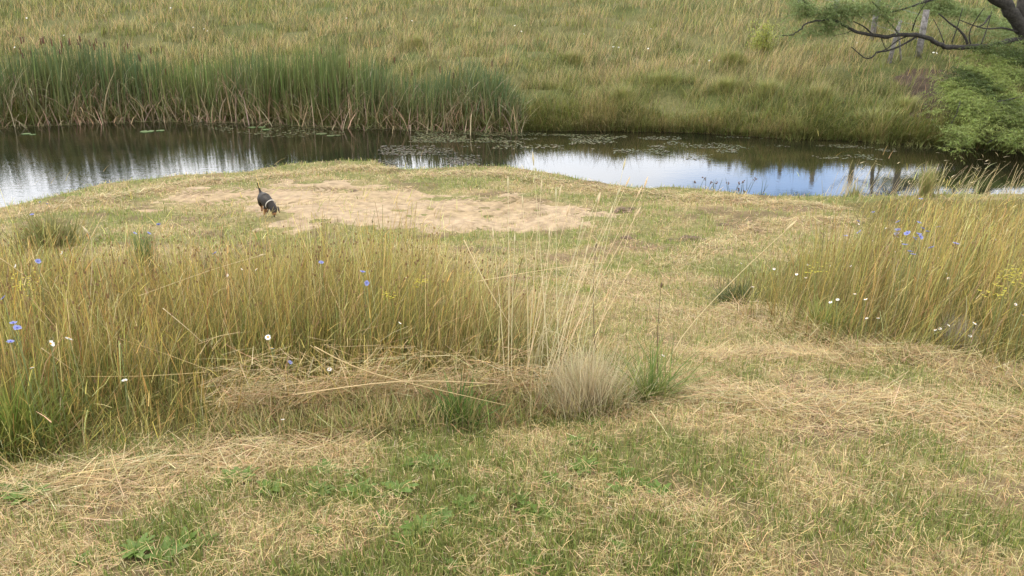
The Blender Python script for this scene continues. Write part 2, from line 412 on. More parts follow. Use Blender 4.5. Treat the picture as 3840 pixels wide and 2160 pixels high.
L_ = np.where(isg, rng.uniform(.02, .055, n), rng.uniform(.018, .05, n))*(1+.05*np.minimum(D, 8))
W_ = np.maximum(np.where(isg, .0036, .0026), D*.0007)*rng.uniform(.7, 1.3, n)
lean = np.where(lying, rng.uniform(1.15, 1.6, n), np.abs(rng.normal(.25, .35, n)))
R.add(onT(x, y)+np.stack([0*x, 0*x, np.where(lying, rng.uniform(.002, .03, n), 0)], 1), L_, W_, rng.uniform(0, 2*PI, n), lean, rng.uniform(-.1, .5, n), c*.85, c, k=1, taper=.6)
tag(R.build('mown_grass'), 'short mown turf of straw stubble mixed with green patches', 'grass', kind='stuff')

# ---- clippings and raked hay
R = Ribbons()
for pts, wd, cnt, hh, ll in W2:
    seg = np.array([np.hypot(*(b-a)) for a, b in zip(pts[:-1], pts[1:])]); cum = np.concatenate([[0], np.cumsum(seg)])
    first = hh > .25; cnt = int(cnt*(.75 if first else .72))
    s = rng.uniform(0, cum[-1], cnt); px = np.interp(s, cum, [p[0] for p in pts]); py = np.interp(s, cum, [p[1] for p in pts])
    off = rng.normal(0, wd*(.62 if first else .9), cnt); clump = .35+1.1*fbm(px*1.7, py*1.7, 91)
    kk = np.searchsorted(cum, s)-1; kk = np.clip(kk, 0, len(seg)-1)
    dx = np.array([(b-a)[0] for a, b in zip(pts[:-1], pts[1:])])[kk]/seg[kk]; dy = np.array([(b-a)[1] for a, b in zip(pts[:-1], pts[1:])])[kk]/seg[kk]
    px = px-dy*off; py = py+dx*off
    zz = np.abs(rng.normal(0, 1, cnt))*hh*.5*np.exp(-(off/wd)**2)*clump
    az = np.arctan2(dy, dx)+rng.normal(0, .8, cnt)+PI*(rng.random(cnt) < .5)
    c = mix(STRAW*.95, PALE, rng.random(cnt)); b = rng.random(cnt) < (.7 if first else .5); c[b] = mix(BROWN*1.5, STRAW*.8, rng.random(b.sum())); c = jit(c, .2)
    dd = np.hypot(px, py)
    P = onT(px, py); P[:, 2] += zz+.008
    P -= np.stack([np.cos(az), np.sin(az), 0*az], 1)*(ll*.5)
    R.add(P, rng.uniform(.4, 1.5, cnt)*ll, np.maximum(.0028, dd*.0006)*rng.uniform(.7, 1.3, cnt), az, rng.normal(1.5, .14, cnt), rng.normal(0.1, .25, cnt), c, c, k=2, taper=.5)
# loose clippings everywhere on the turf
x, y, D = polar(38000, 1.45, 14.5, 43)
ok = (y < y_near(x)-.02) & ~inpoly(x, y, tall_left) & ~inpoly(x, y, tall_right)
sv = sand_in(x, y); ok &= ~(insx[:1][0] & False) & ~((x > sx0) & (x < sx1) & (y > sy0) & (y < sy1) & (sv > 0) & (rng.random(len(x)) > .8))
x, y, D = x[ok], y[ok], D[ok]; n = len(x); kp = rng.random(n) > .15+.6*mown_green(x, y); x, y, D = x[kp], y[kp], D[kp]; n = len(x); c = mix(BROWN*1.8, STRAW*1.05, rng.random(n)**.5); c = jit(c, .18)
P = onT(x, y); P[:, 2] += rng.uniform(.015, .05, n)
R.add(P, rng.uniform(.02, .065, n)*(1+.08*D), np.maximum(.002, D*.0006), rng.uniform(0, 2*PI, n), rng.normal(1.45, .15, n), rng.normal(.15, .5, n), c, c, k=2, taper=.4)
tag(R.build('cut_hay'), 'loose cut hay and straw lying in rows on the mown turf', 'hay', kind='stuff')

# ---- tall dry meadow
R = Ribbons()
def tall(n, d0, d1, poly, hscale, wind, greenb=0.):
    x, y, D = polar(n, d0, d1, 46)
    ok = inpoly(x+rng.normal(0, .10, len(x)), y+rng.normal(0, .12, len(x)), poly) & (y < y_near(x)-.03)
    ok &= (rng.random(len(x)) < 1-.55*sst(-.08, .08, x/np.maximum(y, .5))) | (x > 1.6)
    x, y, D = x[ok], y[ok], D[ok]; n = len(x)
    cl = fbm(x*1.3, y*1.3, 101, 3); hs = hscale(x, y)*(.5+1.0*cl)
    edge = np.clip(segd(x, y, list(poly)+[poly[0]])/.5, .45, 1)
    # low green understorey
    m = rng.random(n) < .5; k = m.sum(); gm = fbm(x[m]*.8, y[m]*.8, 103, 3)
    c = mix(OLIVE*.7, GREEN*.8, sst(.35, .6, gm)[:, None]); c = jit(c, .2)
    R.add(onT(x[m], y[m]), rng.uniform(.12, .38, k)*hs[m]*1.25*edge[m], np.maximum(.0045, D[m]*.0008)*rng.uniform(.7, 1.3, k), rng.uniform(0, 2*PI, k), np.abs(rng.normal(.2, .22, k)), rng.uniform(.1, 1.1, k), c*.8, c*1.1, k=3)
    # upright stems
    q = ~m; xs_, ys_, Ds = x[q], y[q], D[q]; k = q.sum(); r = rng.random(k)
    tone = sst(.35, .65, fbm(xs_*.9+9, ys_*.9, 107, 3))
    c = mix(GOLD, STRAW*.95, (r*.8)); c = mix(c, OLIVE*1.3, (1-tone)[:, None]*.75)
    c = mix(c, PALE*.95, (.6*sst(-.16, .02, xs_/np.maximum(ys_, .5))*(xs_ < 1.4))[:, None]); dk = rng.random(k) < .24; c[dk] = mix(BROWN, GOLD*.6, rng.random(dk.sum())); pl_ = rng.random(k) < .10; c[pl_] = PALE
    c = jit(c, .3)*.9*np.array([.92, .92, .80])
    az = np.where(rng.random(k) < .6, wind+rng.normal(0, .6, k), rng.uniform(0, 2*PI, k))
    Ls = (.22+.68*rng.beta(2.2, 2.6, k))*hs[q]*edge[q]
    ln = np.abs(rng.normal(.12, .24, k)); st = rng.random(k) < .13+.25*(edge[q] < .7); ln[st] = rng.uniform(.5, 1.3, st.sum())
    W_ = np.maximum(.003, Ds*.00062)*rng.uniform(.7, 1.5, k)
    hd_ = dk & (rng.random(k) < np.where(ys_ > 5.2, .08, .35)) & (Ls > .25) & (edge[q] > .8); Ls = np.where(hd_, np.minimum(Ls, .46), Ls); W_ = np.where(hd_, W_*1.6, W_)
    tip = R.add(onT(xs_, ys_), Ls, W_, az, ln, rng.normal(.15, .32, k), mix(c, OLIVE, .35)*.9, c, k=3, taper=.45)
    # dead flower heads on the dark stems
    h = np.where(hd_)[0]; tp_ = tip[h]
    for a0 in (0, PI/2):
        R.add(tp_-np.array([0, 0, .006]), .013*np.ones(len(h)), np.maximum(.009, Ds[h]*.0014), 0., 0., 0., BROWN*.8, BROWN*.9, k=1, face=np.full(len(h), a0), taper=.15)
    # feathery awns on some pale stems
    h = np.where((~dk) & (rng.random(k) < .16))[0]; tp_ = tip[h]
    R.add(tp_, rng.uniform(.05, .10, len(h)), np.maximum(.0035, Ds[h]*.0007), az[h], rng.uniform(.2, .9, len(h)), .5, c[h]*1.05, c[h]*1.15, k=2, taper=.7)
    return x, y
tall(150000, 1.9, 9.5, tall_left, lambda x, y: np.interp(y, [2.3, 3.3, 4.6, 6, 7.5], [.62, .85, .82, .58, .42]), 0.25)
low_poly = P2([(780,1640),(900,1650),(1500,1620),(2100,1580),(2330,1560),(2330,1490),(2000,1470),(1500,1480),(900,1520)])
x, y, D = polar(60000, 2.3, 4.2, 30); ok = inpoly(x+rng.normal(0, .03, len(x)), y+rng.normal(0, .03, len(x)), low_poly); x, y, D = x[ok], y[ok], D[ok]; n = len(x)
c = mix(GREEN, DGREEN, rng.random(n)); c = mix(c, OLIVE, .5); st = rng.random(n) < .5; c[st] = STRAW*.85; c = jit(c, .25)
R.add(onT(x, y), rng.uniform(.06, .17, n), .0045*rng.uniform(.6, 1.3, n), rng.uniform(0, 2*PI, n), np.abs(rng.normal(.4, .4, n)), rng.uniform(0, .9, n), c*.8, c, k=2)
tag(R.build('tall_meadow_grass'), 'tall dry golden meadow grass with dead flower heads, left of the mown path', 'grass', kind='stuff')
R = Ribbons()
tall(120000, 3.0, 13.5, tall_right, lambda x, y: np.interp(y, [3.5, 5, 7, 9, 10.5, 12.5], [.75, .9, .78, .5, .26, .14]), 0.0)
# reeds and seeding grasses at the water's edge on the right
n = 300; px = rng.uniform(3060, 4300, n)
pos = np.array([plane_hit(a, 742, .15) for a in px]); pos[:, 1] -= rng.uniform(0, .8, n)
c = jit(mix(PALE*.95, STRAW, rng.random(n)), .12); az = rng.normal(.1, .4, n)
tip = R.add(onT(pos[:, 0], pos[:, 1]), rng.uniform(.15, .62, n), .0055, az, np.abs(rng.normal(.1, .1, n)), rng.uniform(.1, .9, n), c*.8, c, k=4, taper=.5)
hd = rng.random(n) < .25
R.add(tip[hd], rng.uniform(.06, .13, hd.sum()), .016, az[hd], rng.uniform(1., 2.2, hd.sum()), .6, PALE*.8, PALE*.8, k=2, taper=.7)
tag(R.build('tall_bank_grass'), 'tall golden and green grass leaning along the right bank', 'grass', kind='stuff')

# ---- far meadow
R = Ribbons()
def far_patch(n, e0, e1):
    x = rng.uniform(-24, 30, n); e = e0*(e1/e0)**rng.random(n); y = y_far(x)+e-.16
    ok = (np.abs(x)/np.maximum(y, 1) < .82) & (~inpoly(x+rng.normal(0, .15, n), y+rng.normal(0, .2, n), dirt_poly) | (rng.random(n) < .22))
    return x[ok], y[ok], e[ok]
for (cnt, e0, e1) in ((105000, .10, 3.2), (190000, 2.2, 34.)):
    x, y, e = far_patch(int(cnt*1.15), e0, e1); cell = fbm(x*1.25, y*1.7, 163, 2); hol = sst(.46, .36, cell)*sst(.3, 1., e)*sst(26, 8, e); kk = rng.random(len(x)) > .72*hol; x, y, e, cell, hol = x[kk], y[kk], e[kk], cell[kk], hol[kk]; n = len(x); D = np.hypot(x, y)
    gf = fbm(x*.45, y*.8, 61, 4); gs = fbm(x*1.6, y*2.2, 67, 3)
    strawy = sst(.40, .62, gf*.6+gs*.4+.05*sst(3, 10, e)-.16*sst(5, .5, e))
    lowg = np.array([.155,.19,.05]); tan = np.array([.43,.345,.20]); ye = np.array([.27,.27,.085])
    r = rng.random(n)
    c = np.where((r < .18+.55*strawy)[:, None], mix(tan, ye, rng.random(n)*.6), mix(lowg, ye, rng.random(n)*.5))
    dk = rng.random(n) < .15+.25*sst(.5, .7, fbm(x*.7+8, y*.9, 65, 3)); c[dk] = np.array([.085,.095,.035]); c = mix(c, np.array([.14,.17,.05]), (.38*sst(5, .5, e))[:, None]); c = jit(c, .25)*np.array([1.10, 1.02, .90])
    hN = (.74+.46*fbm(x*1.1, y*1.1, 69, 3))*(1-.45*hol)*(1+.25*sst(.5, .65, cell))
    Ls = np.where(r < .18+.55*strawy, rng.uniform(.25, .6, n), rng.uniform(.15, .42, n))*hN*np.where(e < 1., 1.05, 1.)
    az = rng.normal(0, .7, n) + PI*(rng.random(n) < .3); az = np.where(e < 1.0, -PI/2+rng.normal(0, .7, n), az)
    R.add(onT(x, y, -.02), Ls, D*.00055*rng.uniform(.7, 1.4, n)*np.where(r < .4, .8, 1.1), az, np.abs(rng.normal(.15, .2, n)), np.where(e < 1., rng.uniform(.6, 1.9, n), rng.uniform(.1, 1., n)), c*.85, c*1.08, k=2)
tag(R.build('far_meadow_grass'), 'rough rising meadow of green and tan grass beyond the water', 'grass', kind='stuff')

# tussocks on the far bank (individual mounds)
tus_lab = ['rounded green tussock on the far bank, straight above the blue reflection gap start', 'round tussock low on the far bank beneath the yellow-green weed',
  'small tussock left of a larger mound on the far bank slope', 'dark-hearted tussock on the far bank, below the drooping willow twig',
  'broad tussock left of the bare soil slide near the water', 'high tussock on the far slope above the lower mounds',
  'shaggy tussock just behind the cattail tops', 'lone tussock on the mid slope above the end of the cattails',
  'overhanging tussock at the water edge, first right of the cattails', 'small tussock beside the top of the bare soil slide',
  'leaning tussock at the water edge under the willow boughs', 'yellowish tussock at the water edge above the floating leaves']
for i, (tx, ty, r, h) in enumerate(TUSS):
    o = empty('grass_tussock', (tx, ty, float(T(tx, ty))), tus_lab[i], 'grass tussock', 'grass tussocks on the far bank')
    Rb = Ribbons(); n = 900; a = rng.uniform(0, 2*PI, n); q = np.abs(rng.normal(0, .45, n))*r*.75
    X_, Y_ = tx+q*np.cos(a), ty+q*np.sin(a)
    c = jit(mix(np.array([.17,.20,.055]), np.array([.34,.31,.11]), rng.random(n)), .2)
    P = np.stack([X_-tx, Y_-ty, T(X_, Y_)-T(tx, ty)-.02], 1)
    Rb.add(P, rng.uniform(.15, .45, n), .012*rng.uniform(.7, 1.3, n), a+rng.normal(0, .9, n), .15+q/r*.5, rng.uniform(.3, 1.5, n), c*.9, c*1.1, k=3)
    Rb.build('blades', M_grass, o)
    if i in (3, 7):
        Rb = Ribbons(); n = 70; a = rng.uniform(0, 2*PI, n); q = np.abs(rng.normal(0, .4, n))*r*.5
        c = jit(mix(np.array([.45,.35,.18]), np.array([.35,.30,.13]), rng.random(n)), .15)
        Rb.add(np.stack([q*np.cos(a), q*np.sin(a), 0*q], 1), rng.uniform(.3, .6, n), .010, rng.uniform(-1, 1, n), .1+q*.4, rng.uniform(.2, .9, n), c*.9, c, k=3)
        Rb.build('dry_stems', M_grass, o)

# ------------------------------------------------------------------ cattail bed
R = Ribbons()
prof_x = [-400,0,150,300,500,600,700,800,900,1050,1250,1400,1480,1560,1650,1750,1850,1930,2000]
prof_y = [150,190,165,150,185,215,235,190,165,190,165,200,260,290,250,215,245,330,400]
wx_ = np.array([at_dist(a, 300, 21.)[0]/21. for a in prof_x]); 
def cat_h(x, y):
    py = np.interp(x/y, wx_, prof_y)-12; b = (py-1080)/F
    sl = (-math.sin(PITCH)-b*math.cos(PITCH))/(math.cos(PITCH)-b*math.sin(PITCH))
    return np.clip(CAMZ + sl*y - np.maximum(T(x, y), 0), .3, 2.6)
xl, xr = plane_hit(-450, 470)[0], plane_hit(1960, 480)[0]
n = 9800; x = rng.uniform(xl, xr, n); cl = fbm(x*1.6, x*0+2.3, 111, 2)
e = rng.random(n)**1.1*2.1-.12 + .25*fbm(x*2, x*0, 113); y = y_far(x)+e-.1
gap = fbm(x*1.5, y*1.5, 115, 3); okk = (gap > .42) | (rng.random(n) < .3); x, y, e = x[okk], y[okk], e[okk]; n = len(x)
h = cat_h(x, y)*(1.08+.3*(fbm(x*2.6, y*0+1, 119)-.5)); f = rng.beta(2.6, 1.3, n)
blue = sst(.4, .6, fbm(x*.7, x*0+5, 117, 2)); c1 = mix(np.array([.13,.18,.05]), np.array([.085,.135,.055]), blue[:, None]); c1 = mix(c1, np.array([.17,.20,.06]), (rng.random(n) < .3)[:, None]*.8)
c0 = mix(np.array([.22,.20,.075]), np.array([.11,.16,.045]), rng.random(n)); dead = rng.random(n) < .2; c1[dead] = np.array([.36,.27,.16]); c0[dead] = np.array([.32,.22,.13])
c1 = jit(c1, .2); wind = sst(-4, 0, x)
z0 = np.maximum(T(x, y), -.03)-.02
c1 = c1*rng.uniform(.4, 1.15, n)[:, None]; Ls = h*f*np.where(dead, .7, 1.); az = np.where(rng.random(n) < .55, 0.1, rng.uniform(0, 2*PI, n))
R.add(np.stack([x, y, z0], 1), Ls, rng.uniform(.022, .038, n), az, np.abs(rng.normal(.03, .06, n)), (.08+.35*wind)*rng.uniform(.2, 1.3, n)+np.where(dead, rng.uniform(0, 1.6, n), 0), c0, c1, k=4, taper=.9, tp=2.5)
# bent, broken straw leaves at the foot
n = 2300; x = rng.uniform(xl, xr, n); y = y_far(x)+rng.normal(-.02, .22, n); c = jit(mix(np.array([.42,.31,.18]), np.array([.50,.36,.24]), rng.random(n)), .22)
gg = rng.random(n) < .3; c[gg] = np.array([.22,.25,.09])
R.add(np.stack([x, y, np.maximum(T(x, y), 0)], 1), rng.uniform(.25, 1.0, n), rng.uniform(.014, .028, n), rng.uniform(0, 2*PI, n), rng.uniform(.0, .9, n), rng.uniform(-.2, 1.9, n), c*.8, c, k=4)
n = 1000; x = rng.uniform(xl, xr, n); y = y_far(x)+rng.uniform(-.08, .9, n); c = jit(mix(np.array([.50,.43,.27]), np.array([.34,.34,.14]), rng.random(n)), .2)
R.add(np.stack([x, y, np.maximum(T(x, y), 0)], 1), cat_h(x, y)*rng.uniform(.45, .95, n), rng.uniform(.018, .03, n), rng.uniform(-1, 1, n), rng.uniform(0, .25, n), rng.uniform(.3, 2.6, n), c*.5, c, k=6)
# fallen leaves lying on the water at the edge
n = 500; x = rng.uniform(xl, xr, n); y = y_far(x)+rng.normal(-.25, .14, n); c = jit(mix(np.array([.30,.24,.12]), np.array([.20,.22,.08]), rng.random(n)), .2)
R.add(np.stack([x, y, np.full(n, .006)+rng.random(n)*.01], 1), rng.uniform(.3, .9, n), .018, rng.normal(0, .4, n)+PI*(rng.random(n) < .5), 1.52, 0.05, c, c, k=2)
tag(R.build('cattail_leaves'), 'dense bed of upright cattail leaves with straw feet along the far water edge', 'reeds', kind='stuff')

# cattail stalks with brown heads
def cyl_mesh(name, r, h, z0=0., sides=8, col=(.2,.1,.05), tp=1.0, rings=None):
    rings = rings or [(0, r*tp), (h*.08, r), (h*.92, r), (h, r*.5*tp)]
    me = tubes_mesh(name, [([(0, 0, z0+a) for a, _ in rings], [b for _, b in rings], sides, 0)]); setcol(me, lambda co: np.tile(np.array(col), (len(co), 1))); return me
me_head = [cyl_mesh('seed_head', .0155, .17, col=(.13,.055,.025)), cyl_mesh('seed_head', .014, .14, col=(.10,.05,.028))]
stalk_px = [(78,150),(87,145),(76,190),(84,205),(152,155),(158,150),(163,150),(171,195),(193,158),(202,175),(230,165),(223,190),(232,190),(257,160),(261,155),(292,155),(299,145),(300,140),(336,160),(360,150),(352,175),(391,165),(467,185),(478,170),(521,215),(526,218),(565,190),(618,270),(622,268),(1225,200),(1480,225),(1545,270),(1205,190),(1195,215),(1310,240),(1845,235),(1860,270),(1700,280),(1650,260),(300,170),(115,200)]
for i, (px, py) in enumerate(stalk_px):
    Dx = float(y_far(at_dist(px, py, 21.5)[0]))+ .15+random.random()*1.3
    p = at_dist(px, py, Dx); zg = max(float(T(p[0], p[1])), 0)
    if p[2]-zg < .6: p[2] = zg+1.2
    third = 'left end' if px < 250 else ('left part' if px < 650 else ('middle' if px < 1450 else 'right end'))
    o = empty('cattail_stalk', (p[0], p[1], zg), f'brown cattail head on a thin stalk rising from the {third} of the reed bed', 'cattail', 'cattail stalks in the reed bed')
    st = cyl_mesh('stem', .005, p[2]-zg-.08, col=(.17,.19,.07)); link('stem', st, M_grass, o)
    hd = link('seed_head', me_head[i % 2], M_grass, o); hd.location = (0, 0, p[2]-zg-.09)
    sp = cyl_mesh('spike', .003, .07, col=(.3,.24,.13)); q = link('spike', sp, M_grass, o); q.location = (0, 0, p[2]-zg+.07)

# ------------------------------------------------------------------ floating plants
def pad_mesh(name, r, seed, col, notch=True, th=.004):
    q = random.Random(seed); bm = bmesh.new(); n = 26; top = []; bot = []
    for i in range(n):
        a = 2*PI*i/n; rr = r*(1+q.uniform(-.03, .03))
        if notch and (i == 0): rr = r*.25
        if notch and i in (1, n-1): rr = r*.9
        top.append(bm.verts.new((rr*math.cos(a), rr*math.sin(a)*.92, th+q.uniform(0, .003)))); bot.append(bm.verts.new((rr*math.cos(a), rr*math.sin(a)*.92, -.002)))
    c = bm.verts.new((0, 0, th))
    for i in range(n):
        bm.faces.new((top[i], top[(i+1) % n], c)); bm.faces.new((bot[i], bot[(i+1) % n], top[(i+1) % n], top[i]))
    me = bpy.data.meshes.new(name); bm.to_mesh(me); bm.free()
    setcol(me, lambda co: np.tile(np.array(col), (len(co), 1))*(1+.15*np.sin(co[:, :1]*60))); return me
pads = [(552,493,.21,'largest green lily pad, left of a smaller one near the reeds'),(601,490,.13,'small green lily pad touching the right of the largest pad'),
        (945,478,.12,'left pad of the three lily pads below the reed bed middle'),(982,477,.12,'upper pad of the three lily pads below the reed bed middle'),(996,486,.12,'lower right pad of the three lily pads below the reed bed middle'),
        (98,502,.13,'pale lily pad at the far left of the pond'),(123,505,.09,'small lily pad right beside the far left pale pad'),
        (1205,502,.17,'dull green half-sunk lily pad in the brown weed'),(1240,509,.13,'lily pad right of the half-sunk one in the brown weed'),(1268,508,.08,'tiny lily pad at the right of the brown weed pair')]
for i, (px, py, r, lab) in enumerate(pads):
    p = plane_hit(px, py, .006); o = link('lily_pad', pad_mesh('lily_pad', r*.82, i, (.11,.16,.055) if i < 7 else (.09,.11,.04)), M_grass)
    o.location = (p[0], p[1], .008); o.rotation_euler = (0, 0, random.uniform(0, 6)); tag(o, lab, 'lily pad', 'lily pads on the pond')
# pondweed: uncountable small floating leaves
V = []; Cc = []
def weed(pxr, pyr, n, thr, size, col):
    a = rng.uniform(*pxr, n); b = rng.uniform(*pyr, n); d = np.array([plane_hit(u, v) for u, v in zip(a, b)])
    x, y = d[:, 0], d[:, 1]
    k = fbm(x*1.1, y*1.6, 131, 4) > thr; k &= (y < y_far(x)-.25) & (y > y_near(x)+.25); x, y = x[k], y[k]; m = len(x)
    r = size*rng.uniform(.5, 1.3, m); th = rng.uniform(0, PI, m); z = .005+rng.random(m)*.004
    cx, sx_ = np.cos(th)*r, np.sin(th)*r
    q = np.stack([np.stack([x-cx, y-sx_, z], 1), np.stack([x+sx_*.6, y-cx*.6, z], 1), np.stack([x-sx_*.6, y+cx*.6, z], 1), np.stack([x+cx, y+sx_, z], 1)], 1)
    V.append(q); Cc.append(np.repeat(jit(np.tile(np.array(col), (m, 1)), .25), 4, 0))
weed((2300,3360), (512,600), 4200, .54, .032, (.14,.14,.08))
weed((1500,2350), (488,535), 3500, .49, .035, (.12,.12,.055))
weed((1420,1800), (545,620), 1500, .46, .035, (.11,.095,.06))
weed((700,1500), (455,515), 1300, .50, .04, (.12,.12,.05))
weed((1850,2500), (530,560), 500, .58, .04, (.16,.15,.08))
V = np.concatenate([v for v in V]); Cc = np.concatenate(Cc); n = len(V)
me = np_mesh('pondweed', V.reshape(-1, 3), (np.arange(n)*4)[:, None]+np.array([0, 1, 3, 2])[None], Cc)
tag(link('pondweed', me, M_grass), 'drifts of small floating weed leaves on the dark water', 'pondweed', kind='stuff')

# rushes standing in the water in front of the blue reflection
def rush_clump(px0, px1, n, lab, heads):
    pts = [plane_hit(random.uniform(px0, px1), 742, .05) for _ in range(n)]
    c = np.mean(pts, 0); o = empty('rush_clump', (c[0], c[1], 0), lab, 'rushes', 'rush clumps at the near water edge')
    for i, p in enumerate(pts):
        h = random.uniform(.15, .42); dx = random.uniform(-.09, .12); dy = random.uniform(-.04, .04); b = np.array([p[0]-c[0], p[1]-c[1]+.05, -.02])
        path = [b, b+np.array([dx*.4, dy*.4, h*.5]), b+np.array([dx, dy, h])]
        me = tubes_mesh('stem', [(path, [.0045, .004, .002], 5, 0)]); setcol(me, lambda co: np.tile(np.array((.07,.10,.04)), (len(co), 1)))
        link('stem', me, M_grass, o)
        if i < heads:
            bm = bmesh.new()
            for _ in range(5):
                bmesh.ops.create_icosphere(bm, subdivisions=1, radius=random.uniform(.008, .014), matrix=Matrix.Translation(Vector(path[2])+Vector((random.gauss(0, .012), random.gauss(0, .008), random.gauss(0, .014)))))
            mh = bpy.data.meshes.new('seed_cluster'); bm.to_mesh(mh); bm.free(); setcol(mh, lambda co: np.tile(np.array((.17,.10,.07)), (len(co), 1)))
            link('seed_cluster', mh, M_grass, o)
rush_clump(2600, 2700, 15, 'left clump of dark rushes in front of the blue reflection', 4)
rush_clump(2730, 2810, 15, 'right clump of dark rushes with brown seed clusters before the blue reflection', 6)
rush_clump(2845, 2880, 4, 'few bare dark rush stems right of the two seeding clumps', 0)

# ------------------------------------------------------------------ fence
fence_refl = [(2923,650,32.6),(3046,664,29.6),(3190,662,26.6),(3358,695,23.0)]
fo = None; tops = []
for (px, py, D) in fence_refl:
    d = ray(px, py); x = d[0]/d[1]*D; tops.append((x, D, float(T(x, D))))
pb = hit(3332, 236); pb2 = at_dist(3500, 250, 20.5)
base = tops[0]
fo = empty('fence', base, 'old fence of grey posts and thin wires climbing the far slope behind the willow', 'fence')
def post(x, y, zg, h, r, lean, ix):
    v, f = [], []
    me = tubes_mesh('post', [([(x-base[0], y-base[1], zg-base[2]-.3), (x-base[0]+lean*.5, y-base[1], zg-base[2]+h*.5), (x-base[0]+lean, y-base[1], zg-base[2]+h)], [r*1.05, r, r*.95], 9, .06)])
    return link('post', me, M_post, fo)
for i, (x, y, z) in enumerate(tops): post(x, y, z, 1.3, .085, 0.0, i)
dx, dy = tops[0][0]-tops[1][0], tops[0][1]-tops[1][1]
more = [(tops[0][0]+dx*k, tops[0][1]+dy*k) for k in (1, 2, 3)]
for x, y in more: post(x, y, float(T(x, y)), 1.3, .085, 0, 0)
allp = [(x, y, float(T(x, y))) for x, y in reversed(more)] + tops
for hgt in (.45, .8, 1.12):
    me = tubes_mesh('wire', [([(x-base[0], y-base[1]-.09, z-base[2]+hgt) for x, y, z in allp], [.004]*len(allp), 4, 0)])
    link('wire', me, M_wire, fo)
o = empty('strainer_post', pb, 'pale grey leaning post with a short brace under the willow limb', 'fence post')
me = tubes_mesh('post', [([(0, 0, -.25), (.06, 0, .5), (.14, 0, 1.15)], [.06, .055, .05], 9, .06)]); link('post', me, M_post, o)
me = tubes_mesh('brace', [([(.42, .1, -.1), (.28, .05, .4), (.13, 0, .85)], [.03, .025, .025], 7, .06)]); link('brace', me, M_post, o)

# ------------------------------------------------------------------ willow
tb = at_dist(4000, 420, 22.); wz = float(T(tb[0], tb[1])); wbase = np.array([tb[0], tb[1], wz])
wt = empty('willow_tree', wbase, 'willow with dark trunk and long low limb hanging over the far bank at the right', 'tree')
def limb(name, pxs, r0, r1, seed, n=6):
    P = smooth_path([at_dist(p[0], p[1], p[2]+(max(0, p[0]-3450)/350*.5 if p[2] > 20 else 0)) for p in pxs], n); P = [p-wbase for p in P]; m = len(P)
    rr = random.Random(seed); P = [p+np.array([rr.gauss(0, r0*.1) for _ in range(3)]) for p in P]
    me = tubes_mesh(name, [(P, [r0+(r1-r0)*(i/(m-1))**.8 for i in range(m)], 9, .08)])
    link(name, me, M_bark, wt); return [p+wbase for p in P]
limb('trunk', [(4010,560,22.),(3960,330,22.),(3880,190,22.),(3825,90,22.),(3770,20,22),(3680,-60,22.),(3560,-180,22.)], .26, .13, 1)
limb('trunk', [(3830,70,22.),(3850,-60,22.2),(3840,-260,22.4)], .2, .1, 2)
A = limb('limb', [(3960,230,22.),(3830,150,21.9),(3730,170,21.8),(3640,176,21.7),(3560,176,21.6),(3510,160,21.5),(3465,138,21.4),(3400,130,21.3),(3330,137,21.2),(3270,132,21.1),(3225,122,21.),(3185,106,21.),(3150,85,20.9),(3110,72,20.8),(3060,78,20.7),(3020,92,20.6),(2990,118,20.5),(2965,133,20.5),(2930,131,20.5)], .088, .010, 3, 4)
subs = [([(3435,138,21.4),(3390,165,21.3),(3330,190,21.2),(3290,195,21.2),(3270,215,21.1),(3245,218,21.1),(3220,200,21.),(3192,176,21.)], .03, .012),
 ([(3420,128,21.4),(3370,150,21.3),(3330,180,21.2),(3290,200,21.2)], .022, .012),
 ([(3370,130,21.4),(3350,100,21.6),(3310,60,21.8),(3280,10,22)], .025, .01), ([(3270,128,21.1),(3240,100,21),(3200,80,21)], .025, .01),
 ([(3420,115,21.4),(3440,60,21.2),(3480,0,21)], .02, .008), ([(3630,165,21.7),(3605,120,21.8),(3560,85,22),(3520,50,22.2)], .04, .015),
 ([(3640,165,21.7),(3635,130,21.7),(3650,90,21.6),(3690,30,21.4)], .022, .01), ([(3570,160,21.6),(3590,100,21.5),(3610,30,21.4)], .018, .008),
 ([(3540,160,21.6),(3520,110,21.8),(3500,70,22.0)], .016, .008), ([(3680,165,21.7),(3700,110,21.9),(3720,40,22.1)], .02, .008),
 ([(3500,-10,21.5),(3430,20,21.4),(3370,38,21.3),(3330,46,21.2),(3300,35,21.2),(3270,5,21.1)], .03, .012),
 ([(3700,-20,22.),(3600,-30,21.8),(3510,-5,21.6),(3440,15,21.5)], .07, .03), ([(3710,60,22.),(3690,90,21.8),(3665,102,21.8)], .03, .015),
 ([(3820,120,22.),(3760,105,21.9),(3700,108,21.8),(3650,95,21.7),(3600,75,21.7)], .03, .01), ([(3040,25,21.),(3010,0,21.),(2990,-40,21.)], .02, .015),
 ([(3200,112,21.),(3170,125,21.),(3130,135,20.9),(3110,160,20.9)], .012, .006), ([(3300,130,21.2),(3320,180,21.2),(3340,190,21.2)], .012, .008),
 ([(4000,330,19.),(3900,350,18.3),(3800,370,17.6),(3740,380,17.2)], .03, .01), ([(3600,380,17.2),(3590,420,17.),(3575,450,16.9),(3560,480,16.8)], .02, .01),
 ([(3900,400,17.6),(3780,480,16.6),(3700,540,16.2)], .03, .01), ([(3990,300,20.),(3990,420,18.),(3960,520,16.6)], .06, .02)]
for i, (p, a, b) in enumerate(subs): limb('branch', p, a, b, 20+i, 5)
